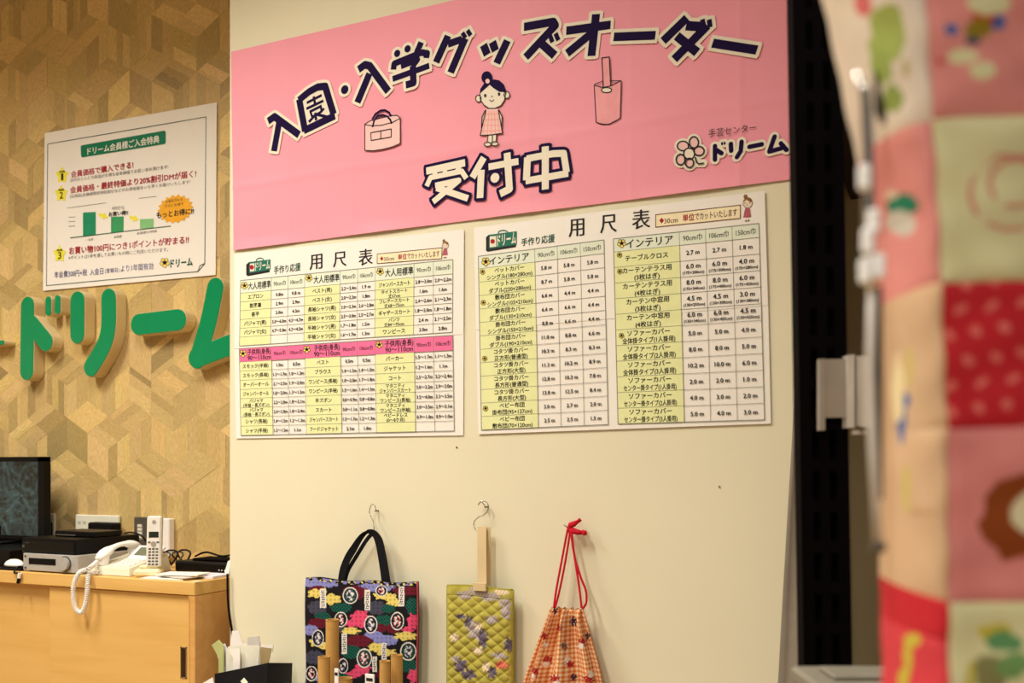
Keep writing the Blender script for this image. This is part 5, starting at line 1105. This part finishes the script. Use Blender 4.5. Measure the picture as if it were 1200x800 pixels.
# white bracket clipped on the post
bc = lambda px, py, d_: atD(px, py, d_)
t = thing('white_bracket', 'pale grey channel bracket sticking out from the black post', 'bracket', atD(994, 505, 1.25))
def pslab(name, pts, th, mt, par):
    P = [Vector(p) for p in pts]; n_ = FW*th; m = MB(); n = len(P); m.add(P+[p+n_ for p in P], [list(range(n)), [n+i for i in range(n)][::-1]]+[[i, n+i, n+(i+1) % n, (i+1) % n] for i in range(n)]); return m.build(name, mt, par)
BD = 1.385
pslab('plate', [bc(961, 489, BD), bc(996, 489, BD), bc(996, 420, BD), bc(961, 421, BD)], .004, M_grey, t)
M_lg = mat('light_grey_plastic', (206, 198, 188), .45)
pslab('flange', [bc(960.5, 504, BD-.004), bc(967, 504, BD-.004), bc(967, 420, BD-.004), bc(960.5, 420.5, BD-.004)], .012, M_grey, t)
pslab('flange', [bc(993, 501, BD-.006), bc(1001.5, 501, BD-.006), bc(1001.5, 415, BD-.006), bc(993, 416, BD-.006)], .02, M_lg, t)
pslab('arm', [bc(1001.5, 498, BD), bc(1034, 503, BD-.10), bc(1034, 417, BD-.10), bc(1001.5, 417, BD)], .006, M_grey, t)
pslab('pin', [bc(999, 509, BD), bc(1016, 509, BD), bc(1016, 504, BD), bc(999, 504, BD)], .006, M_lg, t)
# thin grey strip, widening towards the bottom
s0 = 2.36
a = onY(935, 400, s0); b1 = onY(912, 800, s0); b2 = onY(944, 800, s0); dz_ = a.z
t = thing('grey_strip', 'narrow grey tapered strip between the cream wall and black post', 'fabric strip', (b1.x, s0, .3))
ex = (b1-a)/(a.z-b1.z); lo = a+ex*(a.z-.35); top_ = a+ex*(a.z-2.0)*0
m = MB(); rows = 14; vs = []
for j in range(rows+1):
    z = a.z-(a.z-.35)*j/rows; xl = a.x+ex.x*(a.z-z); xr = a.x+(b2.x-a.x)*min(1, (a.z-z)/(a.z-b2.z))+.02
    for i in range(7): u = i/6; vs.append((xl*(1-u)+xr*u, s0-.006*math.sin(u*9+j*.3), z))
m.add(vs, [[j*7+i, (j+1)*7+i, (j+1)*7+i+1, j*7+i+1] for j in range(rows) for i in range(6)]); m.build('strip_sheet', mat('grey_taupe', (142, 132, 118), .85), t, smooth=True, solid=.002)
# grey box on shelf
t = thing('storage_box', 'pale grey storage box whose lid shows beside the foot of the black post', 'box', atD(1010, 850, 1.15))
bz = CAMZ-(792-HZ)/F*1.12
cA = atD(960, 804, 1.15); cB = atD(1075, 787, 1.15); ux = RT; 
def obox(o, w_, d_, h_, name, mt, par, bev=.004):
    M = Matrix(((RT.x, FW.x, 0, o.x), (RT.y, FW.y, 0, o.y), (0, 0, 1, o.z), (0, 0, 0, 1))); return MB().box((0, 0, 0), (w_, d_, h_), M, bev=bev).build(name, mt, par)
zt2 = CAMZ-(804-HZ)/F*1.15
M_bl = mat('box_grey_lid', (128, 122, 108), .5)
o_ = Vector((cA.x, cA.y, zt2-.018)); obox(o_+RT*.0, .16, .12, .018, 'lid', M_bl, t); obox(o_+RT*.006+FW*.006-Vector((0, 0, .20)), .148, .108, .20, 'body', M_grey, t)
obox(o_+RT*.027+FW*.03+Vector((0, 0, .018)), .09, .06, .006, 'lid_rim', M_bl, t, .002)
zs = o_.z-.20
t = thing('shelf_stand', 'black stand under the pale grey storage box', 'stand', Vector((o_.x, o_.y, 0)))
obox(Vector((o_.x, o_.y, zs-.02))-RT*.01-FW*.01, .2, .15, .0195, 'shelf', M_mblk, t)
for a_, b_ in ((0, 0), (.17, 0), (0, .12), (.17, .12)): obox(Vector((o_.x, o_.y, 0))+RT*a_+FW*b_-RT*.005, .018, .018, zs-.02, 'leg', M_mblk, t, .001)

# ------------------------------------------------------------------ foreground patchwork quilt
QD = .60
ZQ = lambda py: CAMZ+(HZ-py)/F*QD
SQ = lambda px: (px-600)/F*QD
ztop, zbot = ZQ(-120), ZQ(1150)
def sb(z): return np.interp(z, [ZQ(800), ZQ(500), ZQ(270), ZQ(0)], [SQ(1112), SQ(1110), SQ(1100), SQ(1085)])
def sl_(z): return (QD+.058)/QD*np.interp(z, [ZQ(800), ZQ(700), ZQ(600), ZQ(250), ZQ(200), ZQ(100), ZQ(0), ZQ(-120)], [SQ(1041), SQ(1039), SQ(1036), SQ(1034), SQ(1024), SQ(999), SQ(978), SQ(950)])
def quilt(u, z):
    """u in patch units: 0 = the seam between the two visible columns, -1 = left column's outer edge, positive to the right"""
    b_, l_ = sb(z), sl_(z); s_ = np.where(u >= 0, b_+u*.10, 0.); dd_ = np.where(u >= 0, QD+.008*np.sin(u*4.2+z*7)*np.clip(u, 0, 1)+.01*u, 0.)
    a_ = np.clip(-u, 0, 1)*math.pi*.62; R0 = (b_-l_)
    s_ = np.where(u < 0, b_-R0*np.sin(np.minimum(a_, math.pi/2))+R0*.35*np.clip(a_-math.pi/2, 0, 1), s_); dd_ = np.where(u < 0, QD+.055*(1-np.cos(a_)), dd_)
    dd_ = dd_+.0012*np.sin(z*160+u*3)*np.cos(u*9)
    return s_, dd_
def qpos(u, z, lift=0):
    s_, d_ = quilt(u, z); d_ = d_-lift; return RT.x*s_+FW.x*d_, RT.y*s_+FW.y*d_, z
qt = thing('patchwork_quilt', 'large pink, red and cream patchwork quilt hanging beside the black post', 'quilt', Vector((RT.x*.5+FW.x*QD, RT.y*.5+FW.y*QD, zbot)))
P1, P2c, CRM, RED, PCH, WHT, DPK = C3(212, 136, 130), C3(208, 128, 124), C3(208, 204, 158), C3(182, 32, 42), C3(204, 170, 134), C3(222, 208, 190), C3(206, 66, 74)
GRN, BLU, YLW, BRN, TEA = C3(160, 174, 90), C3(46, 96, 160), C3(190, 176, 60), C3(130, 60, 16), C3(34, 120, 88)
qprints = [(1038, 28, 20, 24, GRN), (1040, 52, 20, 24, GRN), (1032, 78, 13, 20, C3(150, 168, 84)), (1046, 116, 12, 16, C3(140, 156, 76)), (1034, 126, 6, 14, C3(120, 126, 70)), (1062, 80, 4, 10, C3(190, 176, 120)), (1012, 4, 10, 16, C3(214, 110, 110)),
 (1058, 240, 20, 13, TEA), (1056, 262, 18, 14, C3(196, 190, 176)), (1044, 228, 8, 5, C3(210, 190, 160)), (1060, 468, 7, 9, BLU), (1056, 492, 5, 26, BLU), (1052, 455, 7, 40, C3(226, 208, 160)), (1066, 430, 3, 24, C3(196, 184, 96)), (1062, 570, 4, 30, C3(196, 180, 100)), (1084, 600, 18, 4, C3(188, 150, 112)),
 (1070, 750, 11, 8, YLW), (1064, 770, 5, 22, YLW), (1058, 795, 6, 12, YLW),
 (1115, 34, 8, 7, BLU), (1170, 26, 10, 9, BLU), (1152, 20, 14, 9, C3(190, 50, 24)), (1146, 34, 16, 12, C3(140, 120, 30)), (1140, 48, 9, 5, C3(26, 70, 90)), (1158, 4, 26, 12, CRM), (1130, 66, 20, 9, CRM), (1152, 82, 16, 10, CRM), (1101, 72, 5, 5, C3(180, 70, 50)),
 (1196, 605, 46, 50, BRN), (1206, 600, 22, 26, C3(206, 196, 160)),
 (1165, 740, 22, 9, YLW), (1178, 752, 22, 12, C3(90, 140, 90)), (1160, 790, 20, 24, C3(130, 130, 84)), (1188, 780, 18, 16, C3(110, 150, 90)), (1138, 795, 5, 22, YLW)]
def qcolf(base, kind):
    def f(u, v, X_, Y_, Z_):
        x, y = to_px(X_, Y_, Z_); c = np.broadcast_to(base, x.shape+(3,)).copy(); c = c*(1+.05*blob_noise(x, y, .05))[..., None]
        if kind == 'dots': 
            i_, j_ = np.round(x/34+.3*np.sin(y*.07)), np.round(y/30); dx = x-(i_-.3*np.sin(y*.07))*34-((j_*7) % 5-2)*3; dy = y-j_*30-((i_*5) % 7-3)*2.2; c = np.where((dx**2+dy**2 < 46)[..., None], C3(210, 104, 96), c)
        if kind == 'arcs':
            for (cx0, cy0, r0_) in ((1185, 225, 48), (1190, 215, 30)): r = np.hypot(x-cx0, (y-cy0)*1.1); c = np.where(((np.abs(r-r0_) < 3) & ((x+y) % 70 > 18))[..., None], C3(196, 128, 112), c)
        for bx_, by_, rx, ry, cc in qprints:
            if kind == 'red' and cc is not YLW: continue
            c = np.where((((x-bx_)/rx)**2+((y-by_)/ry)**2 < 1+.3*blob_noise(x, y, .12))[..., None], cc, c)
        return c
    return f
M_quilt = attr_mat('quilt_cotton', .9, 500, .3, .001)
def patch(u0, u1, pa_, pb_, base, kind='', pc_=None, pd_=None):
    """patch between top rows pa_ (left edge) .. pb_; vertical extents given at quilt depth"""
    pc_ = pa_ if pc_ is None else pc_; pd_ = pb_ if pd_ is None else pd_
    def fn(u, v):
        uu = u0+(u1-u0)*u; zt_ = ZQ(pa_)*(1-u)+ZQ(pc_)*u; zb_ = ZQ(pb_)*(1-u)+ZQ(pd_)*u; z = zt_*(1-v)+zb_*v; e = np.minimum(np.minimum(u, 1-u)/.08, np.minimum(v, 1-v)/.08); e = np.clip(e, 0, 1)
        return qpos(uu, z, .0025*np.sqrt(e)+.0004)
    nu = max(12, int(90*(u1-u0))); nv = max(12, int(abs(pb_-pa_)/2.6)); grid_part('patch', M_quilt, qt, fn, nu, nv, qcolf(base, kind))
colA = [(-120, 148, WHT, '', -120, 142), (148, 340, P1, '', 142, 330), (340, 505, PCH, '', 330, 500), (505, 690, PCH*1.02, '', 500, 705), (690, 742, C3(190, 36, 46), 'red', 705, 750), (742, 930, C3(206, 62, 70), 'red', 750, 920), (930, 1150, PCH, '', 920, 1150)]
for a_, b_, c_, k_, a2, b2_ in colA: patch(-1, 0, a_, b_, c_, k_, a2, b2_)
pal = [P1, CRM, RED, P2c, CRM, DPK, WHT, PCH]
rowB = [(-120, 138), (138, 330), (330, 502), (502, 706), (706, 900), (900, 1150)]
patch(0, 1, -120, 140, P1, '', -120, 124); patch(0, 1, 140, 332, CRM, 'arcs', 124, 324); patch(0, 1, 332, 503, RED, 'dots', 324, 496); patch(0, 1, 503, 706, P2c, '', 496, 704); patch(0, 1, 706, 900, CRM, '', 704, 900); patch(0, 1, 900, 1150, DPK, '', 900, 1150)
for cu in (1, 2, 3):
    for i, (a_, b_) in enumerate(rowB): patch(cu, cu+1, a_-8*cu, b_-8*cu if i < 5 else 1150, pal[(i*3+cu*2+1) % 8], 'plain')
def bfn(u, v): return qpos(-.4+4.4*u, ztop*(1-v)+zbot*v, -.004)
grid_part('backing', M_quilt, qt, bfn, 60, 60, lambda u, v, x, y, z: np.broadcast_to(WHT, u.shape+(3,)).copy())
# rail over which the quilt hangs
ra = Vector((RT.x*SQ(940)+FW.x*(QD+.03), RT.y*SQ(940)+FW.y*(QD+.03), ztop+.026)); rb_ = ra+RT*.62
t = thing('quilt_rail', 'chrome rail hung from the ceiling that carries the patchwork quilt', 'rail', Vector((rb_.x, rb_.y, 3.49)))
MB().tube([ra, rb_], .011, 14).build('bar', M_chrome, t, smooth=True); 
for f_ in (.12, .9): q_ = ra.lerp(rb_, f_); MB().tube([q_+Vector((0, 0, .008)), Vector((q_.x, q_.y, 3.4995))], .005, 10).build('drop_rod', M_chrome, t, smooth=True)
# chrome hanger chain along the quilt's left edge
HD = .60
t = thing('chrome_hanger_rod', 'chrome rod with white highlight clips hanging along the edge of the patchwork quilt', 'hanger', atD(1030, 640, HD))
MB().tube([atD(1003, 84, HD), atD(1014, 108, HD), atD(1017, 160, HD), atD(1018, 240, HD), atD(1022, 340, HD)], [.0016, .0032, .0036, .0036, .0032], 12).build('rod', M_chrome, t, smooth=True)
MB().tube([atD(1022, 330, HD), atD(1020, 430, HD), atD(1023, 520, HD), atD(1029, 640, HD)], .0026, 12).build('lower_rod', M_lg, t, smooth=True)
MB().tube([atD(1026, 84, HD), atD(1031, 130, HD), atD(1036, 145, HD)], [.0012, .003, .0015], 8).build('black_clip', M_blk, t)
for x, y in ((1013, 208), (1023.5, 260), (1017, 282), (1014, 318), (1030, 312)): MB().box((-.0036, -.0036, -.0075), (.0036, .0036, .0075), Matrix.Translation(atD(x, y, HD-.008)), bev=.0015).build('clip', mat('white_highlight_clip', (250, 250, 248), .1), t)  # white clips put in for the highlights along the rod
MB().strip([atD(1029.5, 335, HD+.004), atD(1028.5, 440, HD+.004), atD(1029, 530, HD+.004), atD(1031, 585, HD+.004)], [RT*.0035, RT*.0058, RT*.005, RT*.003], FW*.002).build('black_strap', M_blkf, t)
MB().tube([atD(1022, 640, HD), atD(1036, 641, HD)], .0035, 10).build('end_knob', M_dgr, t)
